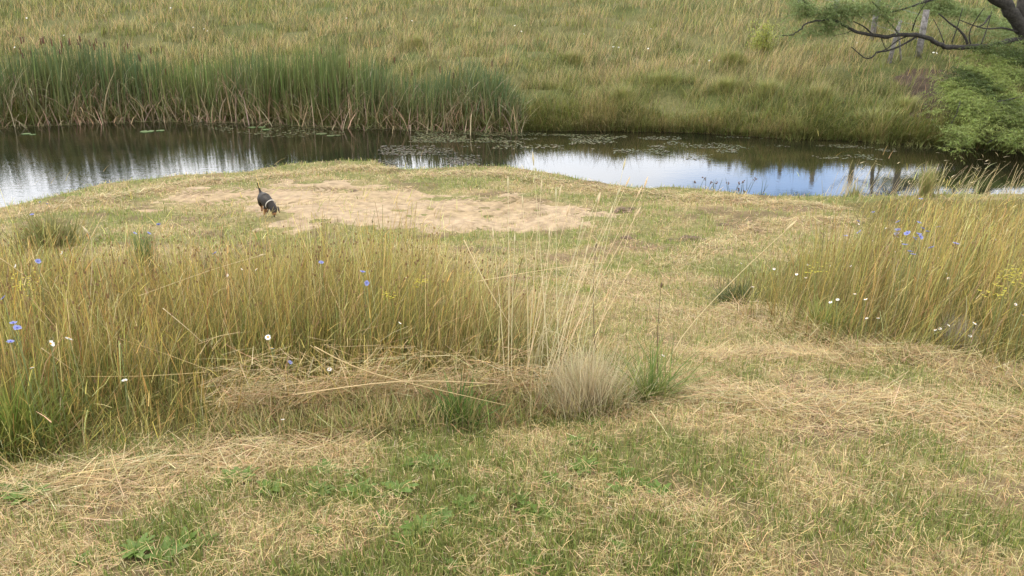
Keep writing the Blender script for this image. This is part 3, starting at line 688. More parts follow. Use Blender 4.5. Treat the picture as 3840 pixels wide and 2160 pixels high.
# foliage sprays: pads of (px, py, radius px x, radius px y, distance, count)
R = Ribbons()
fol = [(3150,40,160,60,21.,820),(3040,80,120,55,20.9,620),(3290,30,130,55,21.2,420),(3330,70,60,40,21.2,110),(3010,20,60,40,20.9,180),(3010,135,30,40,20.6,80),(2950,95,60,45,20.6,150),(3120,110,70,40,20.9,150),
       (3480,60,110,60,21.5,300),(3600,35,110,60,21.7,420),(3700,50,100,60,21.9,420),(3560,20,150,60,22.,380),(3780,110,90,70,21.8,420),(3700,205,90,40,21.,160),
       (3660,290,90,60,17.3,520),(3620,380,80,60,17.,300),(3720,360,100,70,17.,500),(3740,270,100,80,17.2,700),(3820,260,80,100,17.3,760),(3610,330,70,50,17.1,260),(3570,310,40,35,17.2,90),
       (3780,390,90,80,16.8,520),(3650,390,60,45,17.,200),(3560,450,45,35,16.9,90),(3610,500,50,35,16.5,130),(3590,550,30,20,16.3,40),(3700,430,70,60,16.7,240),
       (3820,500,50,40,16.2,150),(3850,450,60,100,16.6,420),(3500,420,16,10,16.5,10),(3480,325,20,10,17.2,10),
       (3950,300,110,180,17.,500),(3930,60,110,80,22.,160),(3600,-50,300,30,22.,90),(3200,-50,200,30,21.5,90)]
def sprays(fol, R, leaf=(.075,.017), tint=1.):
    for (px, py, rx, ry, D, cnt) in fol:
        if px > 3450:
            dl = PITCH+math.atan((max(py, -60)-1080)/F); D = min(30., 6/(.212+math.tan(dl)))
            if py > 380: D = min(D, 17.2)
            cnt = int(cnt*(2.2 if py < 230 else 1.7))
        u = rng.normal(0, .5, cnt); v = rng.normal(0, .5, cnt); dd = rng.normal(0, .35, cnt)
        qs = np.linspace(py-2.2*ry, py+2.2*ry, 9)
        def D1(q):
            if px <= 3450: return D
            f_ = 6/(.222+math.tan(PITCH+math.atan((max(q, -60)-1080)/F)))
            return min(f_, 26. if q < 200 else 30., float(hit(px, max(q, 60))[1])-(.7 if q > 200 else 1.5), 16.9 if q > 450 else 99)
        dqs = [D1(q) for q in qs]
        Dq = lambda q: float(np.interp(q, qs, dqs))
        cen = np.array([at_dist(px+rx*a, py+ry*b, Dq(py+ry*b)+c*.5) for a, b, c in zip(u, v, dd)])
        # keep gaps between clumps
        keep = fbm(cen[:, 0]*1.9+cen[:, 2], cen[:, 2]*2.6+cen[:, 1]*.7, 141, 2) > .44
        cen = cen[keep]; m = len(cen)
        if m == 0: continue
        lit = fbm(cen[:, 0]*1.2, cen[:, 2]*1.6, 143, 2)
        base_c = mix(np.array([.05,.075,.016]), np.array([.20,.245,.06]), sst(.32, .66, lit))  # shaded hollows and lit clumps of the foliage, painted into the leaf colour
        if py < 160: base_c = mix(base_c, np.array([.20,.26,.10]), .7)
        az = rng.uniform(0, 2*PI, m); ln = rng.uniform(.9, 1.9, m); Lt = rng.uniform(.18, .42, m)
        R.add(cen, Lt, .006, az, ln, .7, np.array([.10,.075,.04]), np.array([.12,.12,.05]), k=2)
        K = 11
        for j in range(K):
            t = (j+.5)/K; th = ln+.35*t
            p = cen+(Lt*t)[:, None]*np.stack([np.sin(th)*np.cos(az), np.sin(th)*np.sin(az), np.cos(th)], 1)
            a2 = az+(1 if j % 2 else -1)*rng.uniform(.4, 1.2, m)
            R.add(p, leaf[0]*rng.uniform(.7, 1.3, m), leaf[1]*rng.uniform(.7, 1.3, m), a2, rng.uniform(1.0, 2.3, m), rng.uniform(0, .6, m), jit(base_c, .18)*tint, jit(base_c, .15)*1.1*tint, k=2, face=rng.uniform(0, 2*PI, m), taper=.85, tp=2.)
sprays(fol, R)
for i in range(len(R.V)): R.V[i] = R.V[i]-wbase
R.build('crown', M_leaf, wt)

# yellow-green weed on the far slope
yp = hit(2850, 205); o = empty('yellow_green_weed', yp, 'tall yellow-green leafy weed on the far slope, left of the willow limb', 'weed')
R = Ribbons()
for i in range(70):
    b = np.array([random.gauss(0, .22), random.gauss(0, .18), 0]); n = 26; h = random.uniform(.5, 1.1)
    z = rng.uniform(.15, 1, n)*h; P = np.stack([b[0]+rng.normal(0, .05, n), b[1]+rng.normal(0, .05, n), z], 1)
    R.add(P, .10, .024, rng.uniform(0, 2*PI, n), rng.uniform(.5, 1.5, n), .6, np.array([.33,.36,.07]), jit(np.tile(np.array([.38,.38,.09]), (n, 1)), .2), k=2)
R.build('leaves', M_grass, o)
me = tubes_mesh('stem', [([(random.gauss(0, .2), random.gauss(0, .15), -.05), (random.gauss(0, .25), 0, .8)], [.01, .005], 5, 0) for _ in range(9)]); setcol(me, lambda co: np.tile(np.array((.2,.2,.07)), (len(co), 1))); link('stem', me, M_grass, o)

# ------------------------------------------------------------------ flowers
def flower_head(name, r, n, col, col2, cup, seed, wid=.8):
    q = random.Random(seed); V = []; Fc = []
    for i in range(n):
        a = 2*PI*i/n+q.uniform(-.08, .08); L = r*q.uniform(.85, 1.08); w = r*wid*PI/n; cz = cup*q.uniform(.6, 1.4)
        ca, sa = math.cos(a), math.sin(a)
        prof = [(0.12, .35), (.5, .95), (.85, 1.), (1., .5)]
        b = len(V)
        for t, ww in prof:
            z = cz*r*t*t
            V.append((ca*L*t-sa*w*ww, sa*L*t+ca*w*ww, z)); V.append((ca*L*t+sa*w*ww, sa*L*t-ca*w*ww, z))
        for k in range(3): Fc.append((b+2*k, b+2*k+1, b+2*k+3, b+2*k+2))
    me = bpy.data.meshes.new(name); me.from_pydata(V, [], Fc); me.update()
    c1, c2 = np.array(col), np.array(col2)
    setcol(me, lambda co: c1+(c2-c1)*np.clip(np.hypot(co[:, 0], co[:, 1])/r, 0, 1)[:, None]); return me
def dome(name, r, h, col):
    bm = bmesh.new(); bmesh.ops.create_icosphere(bm, subdivisions=2, radius=r)
    for v in bm.verts: v.co.z = max(v.co.z, -r*.3)*h/r
    me = bpy.data.meshes.new(name); bm.to_mesh(me); bm.free(); setcol(me, lambda co: np.tile(np.array(col), (len(co), 1))); return me
chic = [flower_head('petals', .021, 15, (.20,.21,.42), (.27,.30,.55), .25, s) for s in range(3)]
dais = [flower_head('petals', .022, 16, (.85,.84,.78), (.92,.92,.9), -.1 if s else .4, 10+s) for s in range(3)]
c_dome = dome('centre', .004, .004, (.12,.12,.5)); d_dome = dome('centre', .008, .005, (.75,.42,.03))
def stem_mesh(dx, dy, h, col=(.17,.20,.07), r=.0016):
    me = tubes_mesh('stem', [([(-dx, -dy, -h), (-dx*.35, -dy*.35, -h*.5), (0, 0, 0)], [r*1.3, r, r*.8], 5, 0)]); setcol(me, lambda co: np.tile(np.array(col), (len(co), 1))); return me
def flower(name, px, py, h, heads, dm, label, cat, group, scale=1., tilt=.5, i=0, hc=None):
    while True:
        b = hit(px, py, h)
        if h < .12 or inpoly(b[:1], b[1:2], tall_left)[0] or inpoly(b[:1], b[1:2], tall_right)[0] or py < 860: break
        h -= .04
    p = np.array([b[0], b[1], b[2]+h])
    r_ = random.Random(int(px*7+py)); dx, dy = r_.uniform(-.05, .05), r_.uniform(-.04, .04)
    sc = scale*(.76 if px > 3000 and heads is chic else .6)*max(1., .75+np.hypot(b[0], b[1])*.06)*r_.uniform(.85, 1.1)
    o = empty(name, (b[0]-dx, b[1]-dy, b[2]), label, cat, group)
    s = link('stem', stem_mesh(dx, dy, h), M_grass, o); s.location = (dx, dy, h)
    tx, tz = -tilt+r_.uniform(-.3, .3), r_.uniform(0, 6)
    # heads face up and a little outward in all directions
    rx, ry = tilt*r_.uniform(.3, 1.2)*math.cos(tz), tilt*r_.uniform(.3, 1.2)*math.sin(tz)
    for nm, me in (('petals', heads[i % len(heads)]), ('centre', dm)):
        q = link(nm, me, M_petal, o); q.location = (dx, dy, h+(.002 if nm == 'centre' else 0)); q.rotation_euler = (rx+(.95 if (cat == 'flower' and scale >= 1. and heads is dais) else .35), ry, tz); q.scale = (sc, sc, sc)
    return o
Z6 = [(555,270),(285,435),(300,630),(50,700),(1000,445),(1000,590),(975,660),(1170,655),(1385,460),(1440,560),(1540,620),(1385,665),(1300,745),(1745,535),(1130,860),(1610,910),(1225,985),(1275,1035),(2045,840),(1415,30),(980,715),(1410,720),(1330,735)]
lone = {0: 'bright blue chicory flower standing alone above the right cluster', 1: 'blue chicory flower just above a cream daisy left of the cluster', 2: 'blue chicory flower below the cream daisy left of the cluster',
        3: 'leftmost blue chicory flower of the right bank', 18: 'rightmost blue chicory flower in the tan grass', 19: 'faint blue chicory flower nearest the water on the right bank',
        13: 'blue chicory flower at the upper right end of the cluster, against pale grass', 7: 'large blue chicory flower in the middle left of the cluster', 14: 'pale blue chicory flower at the lower left of the cluster'}
for i, (a, b) in enumerate(Z6):
    lab = lone.get(i, 'blue chicory flower in the tight cluster on the right bank')
    flower('chicory_flower', 3160+a/4.83, 740+b/4.83, .45+.2*((i*37) % 10)/10, chic, c_dome, lab, 'flower', 'chicory flowers', 1.15, .6, i)
CL = [(595,842,'highest blue chicory flower over the left meadow'),(505,875,'left of two small blue chicory flowers over the left meadow'),(558,875,'right of two small blue chicory flowers over the left meadow'),
      (805,950,'pale blue-white chicory flower at the back of the left meadow'),(142,980,'small blue chicory flower near the far left tussock'),(12,1118,'tilted blue chicory flower at the left picture edge'),
      (50,1212,'upper large violet-blue chicory flower at the left edge'),(65,1230,'lower large violet-blue chicory flower at the left edge'),(40,1282,'small violet chicory flower below the large pair at the left edge'),
      (120,805,'blue chicory flower lowest of those before the left water'),(150,758,'blue chicory flower middle of those before the left water'),(178,765,'blue chicory flower right of those before the left water'),
      (1375,1062,'blue chicory flower in the middle of the meadow'),(1360,1020,'faint blue chicory flower above the middle one'),(1205,985,'tiny blue chicory flower left of the middle one'),(1088,1360,'pale blue chicory flower low in the dry stems')]
for i, (px, py, lab) in enumerate(CL):
    flower('chicory_flower', px, py, .6 if py < 1300 else .5, chic, c_dome, lab, 'flower', 'chicory flowers', 1.1, .9, i)
DL = [(190,1290,.52,1.15,'large white daisy low in the left meadow, the left of a pair'),(258,1268,.52,1.1,'large white daisy low in the left meadow, the right of a pair'),(1005,1265,.5,1.0,'white daisy alone in the middle of the left meadow'),
      (468,1430,.45,1.,'white daisy half closed near the foot of the left meadow'),(120,1378,.4,.6,'small white daisy below the large pair'),(230,948,.5,.8,'small cream daisy near the left tussock'),(60,998,.5,.9,'white daisy at the upper left of the meadow'),
      (852,1032,.5,.7,'left small daisy of a trio behind the long bent stem'),(960,1010,.5,.8,'right daisy of a trio behind the long bent stem'),(905,1010,.5,.6,'middle tiny daisy of a trio behind the long bent stem'),
      (1020,1305,.45,.7,'small daisy just below the lone meadow daisy'),(1235,1385,.4,.8,'ragged white daisy above the raked hay'),(2485,1335,.3,.8,'white daisy alone right of the grey tussock'),(1525,1040,.5,.7,'cream daisy near the yellow flowers'),
      (450,1290,.5,.6,'small faded daisy right of the large pair'),(1060,1575,.1,.8,'white petal scrap at the foot of the raked hay'),(1500,1210,.4,.6,'tiny daisy in the dense right part of the left meadow'),(1660,1052,.45,.5,'tiny cream daisy at the top edge of the left meadow')]
for i, (px, py, h, s, lab) in enumerate(DL): flower('daisy', px, py, h, dais, d_dome, lab, 'flower', 'white daisies', s, .9, i)
Z7 = [(440,540),(690,580),(945,550),(1115,560),(1210,560),(1265,558),(930,650),(860,620),(1515,475),(1600,455),(1590,330),(1650,370),(1325,245),(1930,490),(1890,565),(2005,655),(1995,615),(1300,768),(1170,815),(1115,830),(1380,808),
      (1390,957),(1475,950),(1905,1040),(1940,1035),(2205,990),(2170,1085),(2005,1010),(2365,358),(530,715),(1430,370),(1510,372),(1535,270),(2510,850),(2570,930)]
for i, (a, b) in enumerate(Z7):
    px, py = 2560+a/2.0125, 720+b/2.0125
    where = 'just left of and below the chicory cluster' if (a < 1700 and b < 500) else ('along the left edge of the right bank grass' if a < 1300 and b < 740 else ('in the lower right bank grass' if b > 740 else 'in the tan grass right of the chicory cluster'))
    if i == 0: where = 'at the left tip of the right bank grass, farthest into the mown path'
    if i == 12: where = 'just under a chicory flower beside a hay row'
    flower('daisy', px, py, .32, dais, d_dome, 'cream daisy '+where, 'flower', 'white daisies', .75, .3, i)
# white specks of flowers on the far slope
FW = [(55,180),(640,32),(610,12),(725,105),(765,110),(778,118),(1930,98),(1955,120),(2190,130),(2300,178),(2320,180),(2425,178),(2430,185),(1545,80),(1420,85),(2440,110),(2660,230),(3213,164),(3500,200),(3512,202),(100,70),(390,60),(1300,70),(240,135)]
wf = flower_head('white_flower', .03, 8, (.8,.78,.7), (.85,.84,.8), .1, 40)
for i, (px, py) in enumerate(FW):
    p = hit(px, py, .4); o = link('white_flower', wf, M_petal); o.location = (p[0], p[1], p[2]+.42); o.rotation_euler = (.6, .2*((i % 5)-2), i); 
    z = 'behind the reed bed' if px < 1300 else ('on the open middle of the far slope' if px < 2600 else 'near the fence post on the far slope')
    tag(o, 'tiny white flower '+z, 'flower', 'tiny white flowers on the far slope')
# yellow flower clusters
def yellow(px, py, h, n, spread, lab):
    b = hit(px, py, h); o = empty('yellow_flower_plant', b, lab, 'flower', 'yellow flowering weeds')
    me = tubes_mesh('stem', [([(0, 0, 0), (.02, 0, h*.6), (random.gauss(0, spread*.5), 0, h)], [.003, .002, .001], 5, 0) for _ in range(3)]); setcol(me, lambda co: np.tile(np.array((.2,.22,.06)), (len(co), 1))); link('stem', me, M_grass, o)
    R = Ribbons(); P = np.stack([rng.normal(0, spread, n), rng.normal(0, spread*.6, n), h+rng.normal(0, spread*.6, n)], 1)
    for a in (0, 2.1, 4.2): R.add(P, .008, .006, a, 1.2, .3, np.array([.50,.42,.05]), np.array([.55,.50,.07]), k=1, taper=.3)
    R.build('blossom', M_petal, o)
yellow(3055, 1010, .4, 20, .04, 'sparse yellow flowers at the left edge of the right bank grass')
yellow(3810, 1030, .5, 60, .05, 'large yellow flower cluster at the right picture edge')
yellow(3740, 1090, .45, 30, .04, 'small yellow sprig left of the large yellow cluster')
yellow(1585, 1060, .45, 30, .025, 'yellow flowers at the top of the left meadow')
yellow(1460, 1110, .45, 18, .025, 'yellow sprig below the other yellow flowers in the left meadow')
yellow(95, 1060, .5, 30, .05, 'pale yellow sprig in the far left of the meadow')

# ------------------------------------------------------------------ grey tussock, green clump
def clump(name, px, py, n, r, L, W, cols, lab, cat, group=None, ln=.25, bd=.6):
    p = hit(px, py); o = empty(name, p, lab, cat, group); R = Ribbons()
    a = rng.uniform(0, 2*PI, n); q = np.abs(rng.normal(0, .5, n))*r; c = jit(mix(np.array(cols[0]), np.array(cols[1]), rng.random(n)), .12)
    P = np.stack([q*np.cos(a), q*np.sin(a), T(p[0]+q*np.cos(a), p[1]+q*np.sin(a))-p[2]-.005], 1)
    R.add(P, rng.uniform(L*.35, L*1.15, n)*(.75+.5*fbm(P[:, 0]*9+px, P[:, 1]*9, 151, 2)), W*rng.uniform(.7, 1.3, n), a+rng.normal(0, 1.1, n), np.abs(rng.normal(ln*.6, ln*.8, n))+q/r*ln, rng.uniform(-.1, bd, n), c*.9, c, k=4)
    R.build('blades', M_grass, o); return o
g1 = clump('dead_grass_tussock', 2200, 1530, 1900, .19, .29, .003, [(.36,.29,.16),(.62,.54,.34)], 'grey dead grass tussock standing at the end of the raked hay', 'grass tussock', ln=.3, bd=.6)
clump('dead_grass_tussock', 3590, 1300, 700, .12, .17, .0035, [(.36,.30,.23),(.5,.44,.36)], 'small grey tussock at the foot of the right bank grass', 'grass tussock')
clump('dead_grass_tussock', 560, 1390, 500, .14, .22, .003, [(.40,.33,.24),(.5,.43,.33)], 'faded grey tussock buried inside the left meadow', 'grass tussock')
clump('green_grass_clump', 2440, 1500, 260, .13, .38, .007, [(.10,.16,.035),(.25,.26,.07)], 'green leaning grass clump right of the grey tussock', 'grass clump', ln=.6, bd=.9)
clump('green_grass_clump', 1720, 1580, 220, .12, .22, .008, [(.07,.13,.025),(.13,.20,.04)], 'dark green clump under the raked hay', 'grass clump', ln=.5, bd=.9)
clump('green_grass_clump', 60, 1660, 700, .22, .32, .008, [(.15,.20,.04),(.25,.27,.06)], 'bright green clump at the lower left corner of the meadow', 'grass clump', ln=.4, bd=.9)
clump('green_grass_clump', 190, 930, 900, .35, .5, .010, [(.13,.15,.04),(.30,.26,.10)], 'rounded green tussock at the upper left, near the left water', 'grass clump', ln=.4, bd=1.)
clump('green_grass_clump', 1190, 1010, 300, .2, .35, .008, [(.17,.15,.06),(.3,.25,.1)], 'brownish rounded clump at the back edge of the left meadow', 'grass clump', ln=.4, bd=1.)
clump('green_grass_clump', 560, 1060, 300, .08, .5, .008, [(.09,.15,.04),(.15,.20,.06)], 'narrow green weed column in the back of the left meadow', 'grass clump', ln=.1, bd=.3)
clump('green_grass_clump', 2760, 1140, 380, .15, .2, .009, [(.07,.09,.03),(.15,.16,.05)], 'dark green clump at the left tip of the right bank grass', 'grass clump', ln=.5, bd=1.2)
clump('green_grass_clump', 3090, 1240, 500, .2, .22, .007, [(.22,.26,.06),(.3,.3,.09)], 'pale green clump at the front of the right bank grass', 'grass clump', ln=.5, bd=1.)
for px, py, lab in [(3470,735,'upright bushy weed on the right shore, taller'),(3200,738,'slender green weed on the right shore, left of the bushy one')]:
    clump('shore_weed', px, py, 220, .12, .42, .011, [(.22,.23,.07),(.36,.31,.12)], lab, 'weed', 'weeds on the right shore', ln=.15, bd=.5)

# long single stems
def stem_thing(pts_px, D0, D1, r, col, lab, group=None, name='dry_grass_stem', head=0.):
    m = len(pts_px); P = [at_dist(px, py, D0+(D1-D0)*i/(m-1)) for i, (px, py) in enumerate(pts_px)]
    P = smooth_path(P, 4); b = P[0]; Q_ = [p-b for p in P]; k = len(Q_)
    me = tubes_mesh(name, [(Q_, [r*(1-.6*i/(k-1)) for i in range(k)], 5, 0)]); setcol(me, lambda co: np.tile(np.array(col), (len(co), 1)))
    o = empty(name, b, lab, 'grass stem', group); link('stalk', me, M_grass, o)
    if head:
        q = Q_[-1]; d_ = Q_[-1]-Q_[-2]; d_ = d_/np.linalg.norm(d_)
        me = tubes_mesh('seed_head', [([q-d_*head*.4, q+d_*head*.1, q+d_*head*.6], [r*.8, r*2.2, r*.4], 6, .2)]); setcol(me, lambda co: np.tile(np.array(col)*.95, (len(co), 1))); link('seed_head', me, M_grass, o)
    return o
def gd(px, py): return float(hit(px, py)[1])
stem_thing([(2450,1480),(2560,1260),(2760,1040),(2962,850)], 3.55, 3.9, .0027, (.66,.54,.30), 'longest pale stem slanting up right over the mown path', head=.09)
stem_thing([(520,1110),(560,1095),(800,1010),(978,958)], 4.2, 4.3, .0032, (.62,.50,.28), 'long bent stem slanting up right across the left meadow', head=.05)
stem_thing([(300,1412),(540,1410),(780,1395)], 3.2, 3.25, .0028, (.68,.52,.25), 'nearly level pale stem low across the left meadow')
stem_thing([(1790,1055),(1990,1020),(2210,988),(2270,984)], 3.9, 4.1, .0026, (.66,.52,.28), 'nearly level stem crossing in front of the upright pale stems')
stem_thing([(155,1305),(240,1365),(290,1400)], 3.1, 3.2, .0026, (.62,.5,.28), 'short pale stem slanting down right under the daisies')
stem_thing([(610,1155),(700,1230),(760,1285)], 3.5, 3.5, .0026, (.66,.54,.32), 'short pale stem slanting down right in the meadow middle')
stem_thing([(860,1435),(990,1260),(1130,1080)], 3.6, 3.9, .0028, (.55,.42,.2), 'straight stem slanting up right beside the lone daisy')
stem_thing([(430,1265),(600,1320),(790,1390)], 3.5, 3.3, .0026, (.62,.47,.22), 'long stem slanting down right through the meadow')
stem_thing([(2440,1540),(2520,1660),(2570,1800),(2600,1950)], 2.95, 2.35, .0022, (.62,.56,.30), 'thin curved stem lying down the mown foreground')
stem_thing([(1100,1480),(1500,1430),(1890,1440)], 3.05, 3.0, .003, (.66,.5,.27), 'pale straw lying along the top of the raked hay')
stem_thing([(1180,1300),(1400,1400),(1900,1520)], 3.25, 3.0, .003, (.62,.47,.24), 'long straw slanting down right over the raked hay')
stem_thing([(0,968),(90,1030),(190,1100)], 3.6, 3.8, .003, (.58,.46,.24), 'stem slanting down right at the upper left picture edge')
stem_thing([(330,1225),(345,1000),(342,900),(325,868)], 4., 4., .003, (.6,.5,.3), 'upright stem with a bent top over the left meadow', head=.06)
stem_thing([(1740,900),(1820,1060),(1920,1230)], 3.8, 3.5, .0028, (.62,.5,.28), 'straight stem slanting down right through the upright pale stems')
stem_thing([(2835,1300),(2740,1470),(2850,1372),(2870,1385)][2:], 3.3, 3.3, .002, (.6,.5,.3), 'tiny broken stem by the mown path')
stem_thing([(2470,1500),(2465,1300),(2470,1180),(2480,1070)], 3.5, 3.6, .003, (.16,.11,.06), 'dark brown weed stalk right of the grey tussock', name='dead_weed_stalk', head=.03)
stem_thing([(2230,1300),(2225,1100),(2235,920)], 3.9, 4.0, .003, (.2,.15,.09), 'brown forked stalk behind the grey tussock', name='dead_weed_stalk', head=.03)
tops_px = [(2000,600),(1905,690),(2085,730),(2100,720),(2240,745),(2245,750),(2290,800),(2320,720),(2350,690),(2395,725),(2060,880),(1960,760),(2180,850),(2390,800),(2130,790),(2340,620),(2030,700),(2200,940),(1930,900),(2160,1000),(2420,690),(1850,880),(2360,1020)]
for i, (px, py) in enumerate(tops_px):
    q = random.Random(i); bx = 2010+q.uniform(-80, 120)+(px-2150)*.22; by = 1480+q.uniform(-60, 60); d0 = gd(bx, by)
    stem_thing([(bx, by), (bx+(px-bx)*.45+q.uniform(-10, 10), by+(py-by)*.5), (px, py)], d0, d0+.5, .0022, (.62+q.uniform(-.05, .08), .52, .31), 'thin pale stem in the tall spray rising behind the grey tussock', 'tall pale stems behind the grey tussock', head=.07)
# arching blades near the spray
for i in range(7):
    q = random.Random(60+i); bx = 2080+q.uniform(-40, 40); d0 = 3.7
    stem_thing([(1990+q.uniform(-10, 20), 1440), (2010+q.uniform(-20, 40), 1180+q.uniform(0, 140)), (2080+q.uniform(-30, 50), 1220+q.uniform(-20, 120)), (2140+q.uniform(-40, 110), 1330+q.uniform(-30, 80))], d0, d0+.1, .0032, (.64,.55,.32), 'arching straw blade curling over toward the grey tussock', 'arching straw blades')

# ------------------------------------------------------------------ rosette weeds in the turf
def rosette(seed, n, L):
    q = random.Random(seed); R = Ribbons(); a = np.array([2*PI*i/n+q.uniform(-.3, .3) for i in range(n)])
    V = []; Fc = []
    for i in range(n):
        l = L*q.uniform(.5, .9); w = l*q.uniform(.14, .22); th = q.uniform(.35, .9); ca, sa = math.cos(a[i]), math.sin(a[i]); b = len(V); m = 6
        for k in range(m+1):
            t = k/m; ww = w*math.sin(PI*min(1, t*.85+.12))*(1.25 if k % 2 else .75); rr = l*t*math.cos(th*(1-t*.6)); z = l*.7*math.sin(th)*t*(1-.45*t)
            V += [(ca*rr-sa*ww, sa*rr+ca*ww, z+ww*.25), (ca*rr, sa*rr, z), (ca*rr+sa*ww, sa*rr-ca*ww, z+ww*.25)]
        for k in range(m):
            for s in (0, 1): Fc.append((b+3*k+s, b+3*k+s+1, b+3*k+3+s+1, b+3*k+3+s))
    me = bpy.data.meshes.new('broadleaf_weed'); me.from_pydata(V, [], Fc)
    for p in me.polygons: p.use_smooth = True
    g_ = q.uniform(.8, 1.2)
    setcol(me, lambda co: np.tile(np.array([.10*g_, .155*g_, .028]), (len(co), 1))*(1+.5*co[:, 2:3]/L)); return me
ros = [rosette(i, 9+i*2, .07+.008*i) for i in range(4)]
RP = [(1600,1730),(1560,1745),(1640,1750),(1350,1850),(1400,1860),(1330,1780),(1190,1850),(1010,1840),(1980,1920),(2030,1930),(1950,1880),(2100,1950),(2060,1800),(2110,1830),(1640,1960),(1570,1990),(2160,1660),(2220,1680),(2240,1600),(1520,2030),
      (1200,2000),(700,2040),(620,2090),(520,2070),(780,2030),(300,2110),(60,1850),(110,1870),(2420,1820),(2480,1850),(2330,1860),(1490,1850),(2000,2120),(2320,2060),(1700,2130),(900,1800),(1750,1900),(1850,1860),(1220,1770),(2190,1760),(2340,1780),(1860,2000),(1440,1960)]
for i, (px, py) in enumerate(RP):
    p = hit(px, py); o = link('broadleaf_weed', ros[i % 4], M_grass); o.location = (p[0], p[1], p[2]+.004); o.rotation_euler = (random.uniform(-.1, .1), random.uniform(-.1, .1), random.uniform(0, 6)); s = random.uniform(.6, 1.1); o.scale = (s, s, s)
    wh = 'at the lower left' if px < 1000 else ('in the large green patch' if 1450 < px < 2300 and py > 1790 else ('in the green patch below the raked hay' if py < 1800 and px < 1800 else 'in the stubble'))
    tag(o, 'low dark green broadleaf weed '+wh+' of the foreground', 'weed', 'broadleaf weeds in the mown turf')

# ------------------------------------------------------------------ soil clods and molehills
def clod(name, px, py, r, h, lab, seed):
    p = hit(px, py); bm = bmesh.new(); q = random.Random(seed)
    for k in range(26):
        a = q.uniform(0, 2*PI); d = abs(q.gauss(0, .45))*r; rr = q.uniform(.12, .3)*r
        X0, Y0 = d*math.cos(a)*1.3, d*math.sin(a)
        zz = float(T(p[0]+X0, p[1]+Y0))-p[2]+h*max(0, 1-d/r)*q.uniform(.3, 1)
        bmesh.ops.create_icosphere(bm, subdivisions=2, radius=rr, matrix=Matrix.Translation((X0, Y0, zz)) @ Matrix.Diagonal((1.2, 1, .7, 1)))
    for v in bm.verts: v.co += Vector([q.gauss(0, r*.025) for _ in range(3)])
    for v in bm.verts: v.co.z -= h*.35
    me = bpy.data.meshes.new(name); bm.to_mesh(me); bm.free(); o = link(name, me, M_clod); o.location = p; tag(o, lab, 'soil clod', 'clods and scrapes of bare soil'); return o
clod('soil_clod', 1330, 722, .10, .08, 'dark lump of soil on the sand behind the dog', 1)
clod('soil_mound', 2600, 900, .17, .035, 'largest dark soil scrape in the turf right of the sand', 2)
clod('soil_mound', 2520, 905, .10, .03, 'smaller dark soil scrape touching the left of the largest one', 3)
clod('soil_mound', 2335, 790, .16, .03, 'brown soil scrape at the right tip of the sand', 4)
clod('soil_mound', 2350, 895, .12, .025, 'thin brown scrape left of the dark soil scrapes', 5)
clod('soil_mound', 2715, 845, .10, .025, 'small brown scrape above the dark soil scrapes', 6)
clod('soil_clod', 1315, 782, .05, .03, 'small brown lump on the sand in front of the larger one', 7)

# ------------------------------------------------------------------ dog (black and tan, digging, rump up)
dp = hit(1010, 812); dp[2] = float(T(dp[0], dp[1]))+.04
dog = empty('dog', dp, 'small black and tan dog digging head down in the sand, tail straight up', 'dog')
# local frame: x right in the photo, -y towards the camera
J = {}
def V3(*a): return Vector(a)
verts = [V3(-.085,.075,.210),   # 0 pelvis
         V3(-.035,.02,.195),    # 1 belly/loin
         V3(.025,-.045,.165),    # 2 chest
         V3(.065,-.09,.145),   # 3 neck
         V3(.105,-.125,.115),  # 4 head back
         V3(.120,-.160,.080),  # 5 head front
         V3(.125,-.180,.045),  # 6 muzzle
         V3(.128,-.190,.022),  # 7 nose
         V3(-.118,.125,.25),   # 8 tail base
         V3(-.135,.135,.30),   # 9
         V3(-.145,.135,.35),   # 10
         V3(-.150,.130,.395),   # 11 tail tip
         V3(-.125,.10,.165), V3(-.128,.075,.11), V3(-.125,.12,.065), V3(-.122,.105,.025), V3(-.12,.08,.012),   # hind leg far
         V3(-.045,.06,.155), V3(-.040,.025,.10), V3(-.047,.07,.065), V3(-.047,.055,.025), V3(-.045,.03,.012),  # hind leg near
         V3(-.012,-.06,.12), V3(-.028,-.07,.07), V3(-.030,-.085,.03), V3(-.028,-.105,.012),                    # front leg near
         V3(.06,-.03,.12), V3(.075,-.055,.07), V3(.085,-.09,.035), V3(.09,-.12,.012)]                          # front leg far
edges = [(0,1),(1,2),(2,3),(3,4),(4,5),(5,6),(6,7),(0,8),(8,9),(9,10),(10,11),(0,12),(12,13),(13,14),(14,15),(15,16),(0,17),(17,18),(18,19),(19,20),(20,21),(2,22),(22,23),(23,24),(24,25),(2,26),(26,27),(27,28),(28,29)]
rad = [.078,.080,.082,.055,.054,.046,.028,.020,.020,.012,.010,.006,.045,.028,.016,.014,.017,.045,.028,.016,.014,.017,.034,.022,.016,.018,.034,.022,.016,.018]
me0 = bpy.data.meshes.new('dog_skeleton'); me0.from_pydata([tuple(v) for v in verts], edges, []); me0.update()
tmp = bpy.data.objects.new('tmp', me0); COL.objects.link(tmp)
sk = tmp.modifiers.new('skin', 'SKIN'); sd = tmp.modifiers.new('sub', 'SUBSURF'); sd.levels = 2; sd.render_levels = 2
for i, v in enumerate(me0.skin_vertices[0].data): v.radius = (rad[i], rad[i]); v.use_root = (i == 0)
bpy.context.view_layer.update()
body = bpy.data.meshes.new_from_object(tmp.evaluated_get(bpy.context.evaluated_depsgraph_get())); bpy.data.objects.remove(tmp)
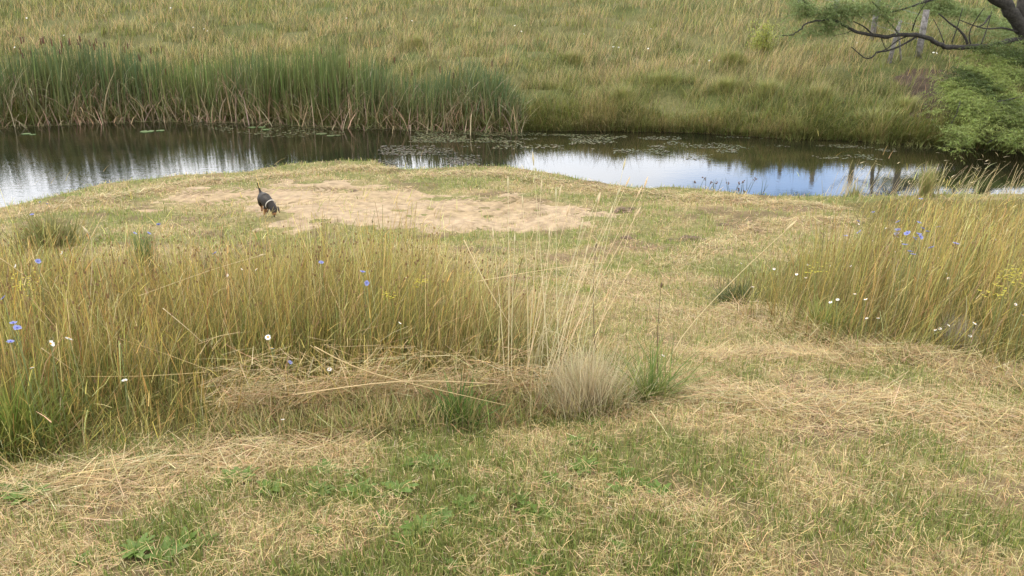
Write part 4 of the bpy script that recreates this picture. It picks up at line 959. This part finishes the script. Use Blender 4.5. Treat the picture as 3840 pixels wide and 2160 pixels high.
# ears and eyes join the same mesh
bm = bmesh.new(); bm.from_mesh(body)
def ear(cx, cy, cz, side):
    pts = []
    for k in range(7):
        t = k/6; w = .022*math.sin(PI*(.15+.8*t)); y_ = cy-.035*t; z_ = cz-.075*t; x_ = cx+side*(.012+.028*t)
        for s, o2 in ((-1, 0), (1, 0), (1, 1), (-1, 1)): pts.append(bm.verts.new((x_+side*o2*.006, y_+s*w, z_)))
    for k in range(6):
        for j in range(4): bm.faces.new((pts[k*4+j], pts[k*4+(j+1) % 4], pts[k*4+4+(j+1) % 4], pts[k*4+4+j]))
    bm.faces.new(pts[:4]); bm.faces.new(pts[-4:])
ear(.148, -.120, .125, 1); ear(.070, -.135, .118, -1)
for s in (-1, 1): bmesh.ops.create_icosphere(bm, subdivisions=1, radius=.006, matrix=Matrix.Translation((.118+s*.024, -.190, .085)))
bmesh.ops.create_icosphere(bm, subdivisions=2, radius=.011, matrix=Matrix.Translation((.130, -.205, .018)))
bm.normal_update(); bm.to_mesh(body); bm.free(); body.name = 'body'
def dogcol(co):
    blk = np.array([.020,.014,.010]); tanc = np.array([.23,.115,.045]); c = np.tile(blk, (len(co), 1))
    leg = (co[:, 2] < .085) & (co[:, 1] > -.13) ; c[leg] = tanc
    rear = (co[:, 2] < .15) & (co[:, 1] > .12); c[rear] = tanc
    mz = (co[:, 1] < -.14) & (co[:, 2] < .065) & (co[:, 0] > .08); c[mz] = tanc*.9
    ns = (co[:, 1] < -.197) & (co[:, 2] < .035); c[ns] = blk
    tp = (co[:, 2] > .385); c[tp] = np.array([.3,.22,.14]); return c
setcol(body, dogcol)
for p in body.polygons: p.use_smooth = True
body.materials.clear(); link('body', body, M_dog, dog)
# collar ring round the neck
bm = bmesh.new(); n = 24; cdir = (verts[4]-verts[2]).normalized(); a_ = cdir.cross(V3(0, 0, 1)).normalized(); b_ = cdir.cross(a_); cc = verts[3].lerp(verts[2], .1); ring = []
for i in range(n):
    t = 2*PI*i/n; d_ = a_*math.cos(t)+b_*math.sin(t)
    ring.append([bm.verts.new(cc+d_*r_+cdir*h_) for r_, h_ in ((.066,-.007),(.071,-.007),(.071,.007),(.066,.007))])
for i in range(n):
    for j in range(4): bm.faces.new((ring[i][j], ring[i][(j+1) % 4], ring[(i+1) % n][(j+1) % 4], ring[(i+1) % n][j]))
me = bpy.data.meshes.new('collar'); bm.to_mesh(me); bm.free(); link('collar', me, M_collar, dog)
dog.scale = (1.0, 1.0, 1.0)

# ------------------------------------------------------------------ light
world = bpy.data.worlds.new('World'); S.world = world; world.use_nodes = True
nt = world.node_tree; nt.nodes.clear(); L = nt.links.new
out = N(nt, 'ShaderNodeOutputWorld'); bg = N(nt, 'ShaderNodeBackground'); bg.inputs[1].default_value = .12; L(bg.outputs[0], out.inputs[0])
sky = N(nt, 'ShaderNodeTexSky', sky_type='NISHITA'); sky.sun_disc = False
SUN_EL, SUN_AZ = math.radians(52), math.radians(-35)
sky.sun_elevation = SUN_EL; sky.sun_rotation = SUN_AZ
tc = N(nt, 'ShaderNodeTexCoord')
# cloud layer: planar projection of the view direction
sx = N(nt, 'ShaderNodeSeparateXYZ'); L(tc.outputs['Generated'], sx.inputs[0])
n1 = N(nt, 'ShaderNodeTexNoise'); n1.inputs['Scale'].default_value = 3.5; n1.inputs['Detail'].default_value = 8; n1.inputs['Distortion'].default_value = .4
mp = N(nt, 'ShaderNodeMapping'); mp.inputs['Scale'].default_value = (1, 1, 3.5); L(tc.outputs['Generated'], mp.inputs[0]); L(mp.outputs[0], n1.inputs['Vector'])
# break in the cloud low in the north-east
az0, el0 = math.radians(19.5), math.radians(14.2)
vd = N(nt, 'ShaderNodeVectorMath', operation='SUBTRACT'); vd.inputs[1].default_value = (math.sin(az0)*math.cos(el0), math.cos(az0)*math.cos(el0), math.sin(el0)); L(tc.outputs['Generated'], vd.inputs[0])
vs = N(nt, 'ShaderNodeVectorMath', operation='MULTIPLY'); vs.inputs[1].default_value = (1., 1., 2.2); L(vd.outputs[0], vs.inputs[0])
vl = N(nt, 'ShaderNodeVectorMath', operation='LENGTH'); L(vs.outputs[0], vl.inputs[0])
ad = N(nt, 'ShaderNodeMath', operation='MULTIPLY_ADD'); ad.inputs[1].default_value = -.28; L(n1.outputs[0], ad.inputs[0]); L(vl.outputs['Value'], ad.inputs[2])
mr = N(nt, 'ShaderNodeMapRange', interpolation_type='SMOOTHSTEP'); mr.inputs[1].default_value = -.06; mr.inputs[2].default_value = .07; mr.inputs[3].default_value = 0; mr.inputs[4].default_value = 1; L(ad.outputs[0], mr.inputs[0])
cr = N(nt, 'ShaderNodeValToRGB'); cr.color_ramp.elements[0].position = .3; cr.color_ramp.elements[1].position = .7
CB = 18.
cr.color_ramp.elements[0].color = (.62,.66,.74,1); cr.color_ramp.elements[1].color = (1,1,1,1); L(n1.outputs[0], cr.inputs[0])
mz = N(nt, 'ShaderNodeMapRange'); mz.inputs[1].default_value = 0; mz.inputs[2].default_value = .8; mz.inputs[3].default_value = CB*1.25; mz.inputs[4].default_value = CB*.75; L(sx.outputs[2], mz.inputs[0])
sc = N(nt, 'ShaderNodeVectorMath', operation='SCALE'); L(cr.outputs[0], sc.inputs[0]); L(mz.outputs[0], sc.inputs['Scale'])
# thin veil over the blue
ms = N(nt, 'ShaderNodeVectorMath', operation='MULTIPLY_ADD'); ms.inputs[1].default_value = (1.3,1.3,1.5); ms.inputs[2].default_value = (2.0,3.2,5.0); L(sky.outputs[0], ms.inputs[0])
mx = N(nt, 'ShaderNodeMix', data_type='RGBA'); L(mr.outputs[0], mx.inputs[0]); L(ms.outputs[0], mx.inputs[6]); L(sc.outputs[0], mx.inputs[7]); L(mx.outputs[2], bg.inputs[0])
sl = bpy.data.lights.new('sun', 'SUN'); sl.energy = 1.5; sl.angle = math.radians(12); sl.color = (1, .92, .78)
so = bpy.data.objects.new('sun', sl); COL.objects.link(so)
d = Vector((math.sin(SUN_AZ)*math.cos(SUN_EL), math.cos(SUN_AZ)*math.cos(SUN_EL), math.sin(SUN_EL)))
so.rotation_euler = d.to_track_quat('Z', 'Y').to_euler(); so.location = (0, 0, 30)

S.view_settings.view_transform = 'Standard'; S.view_settings.look = 'None'; S.view_settings.gamma = 1; S.view_settings.exposure = 0.6
S.render.engine = 'CYCLES'; S.cycles.max_bounces = 6; S.cycles.transparent_max_bounces = 4
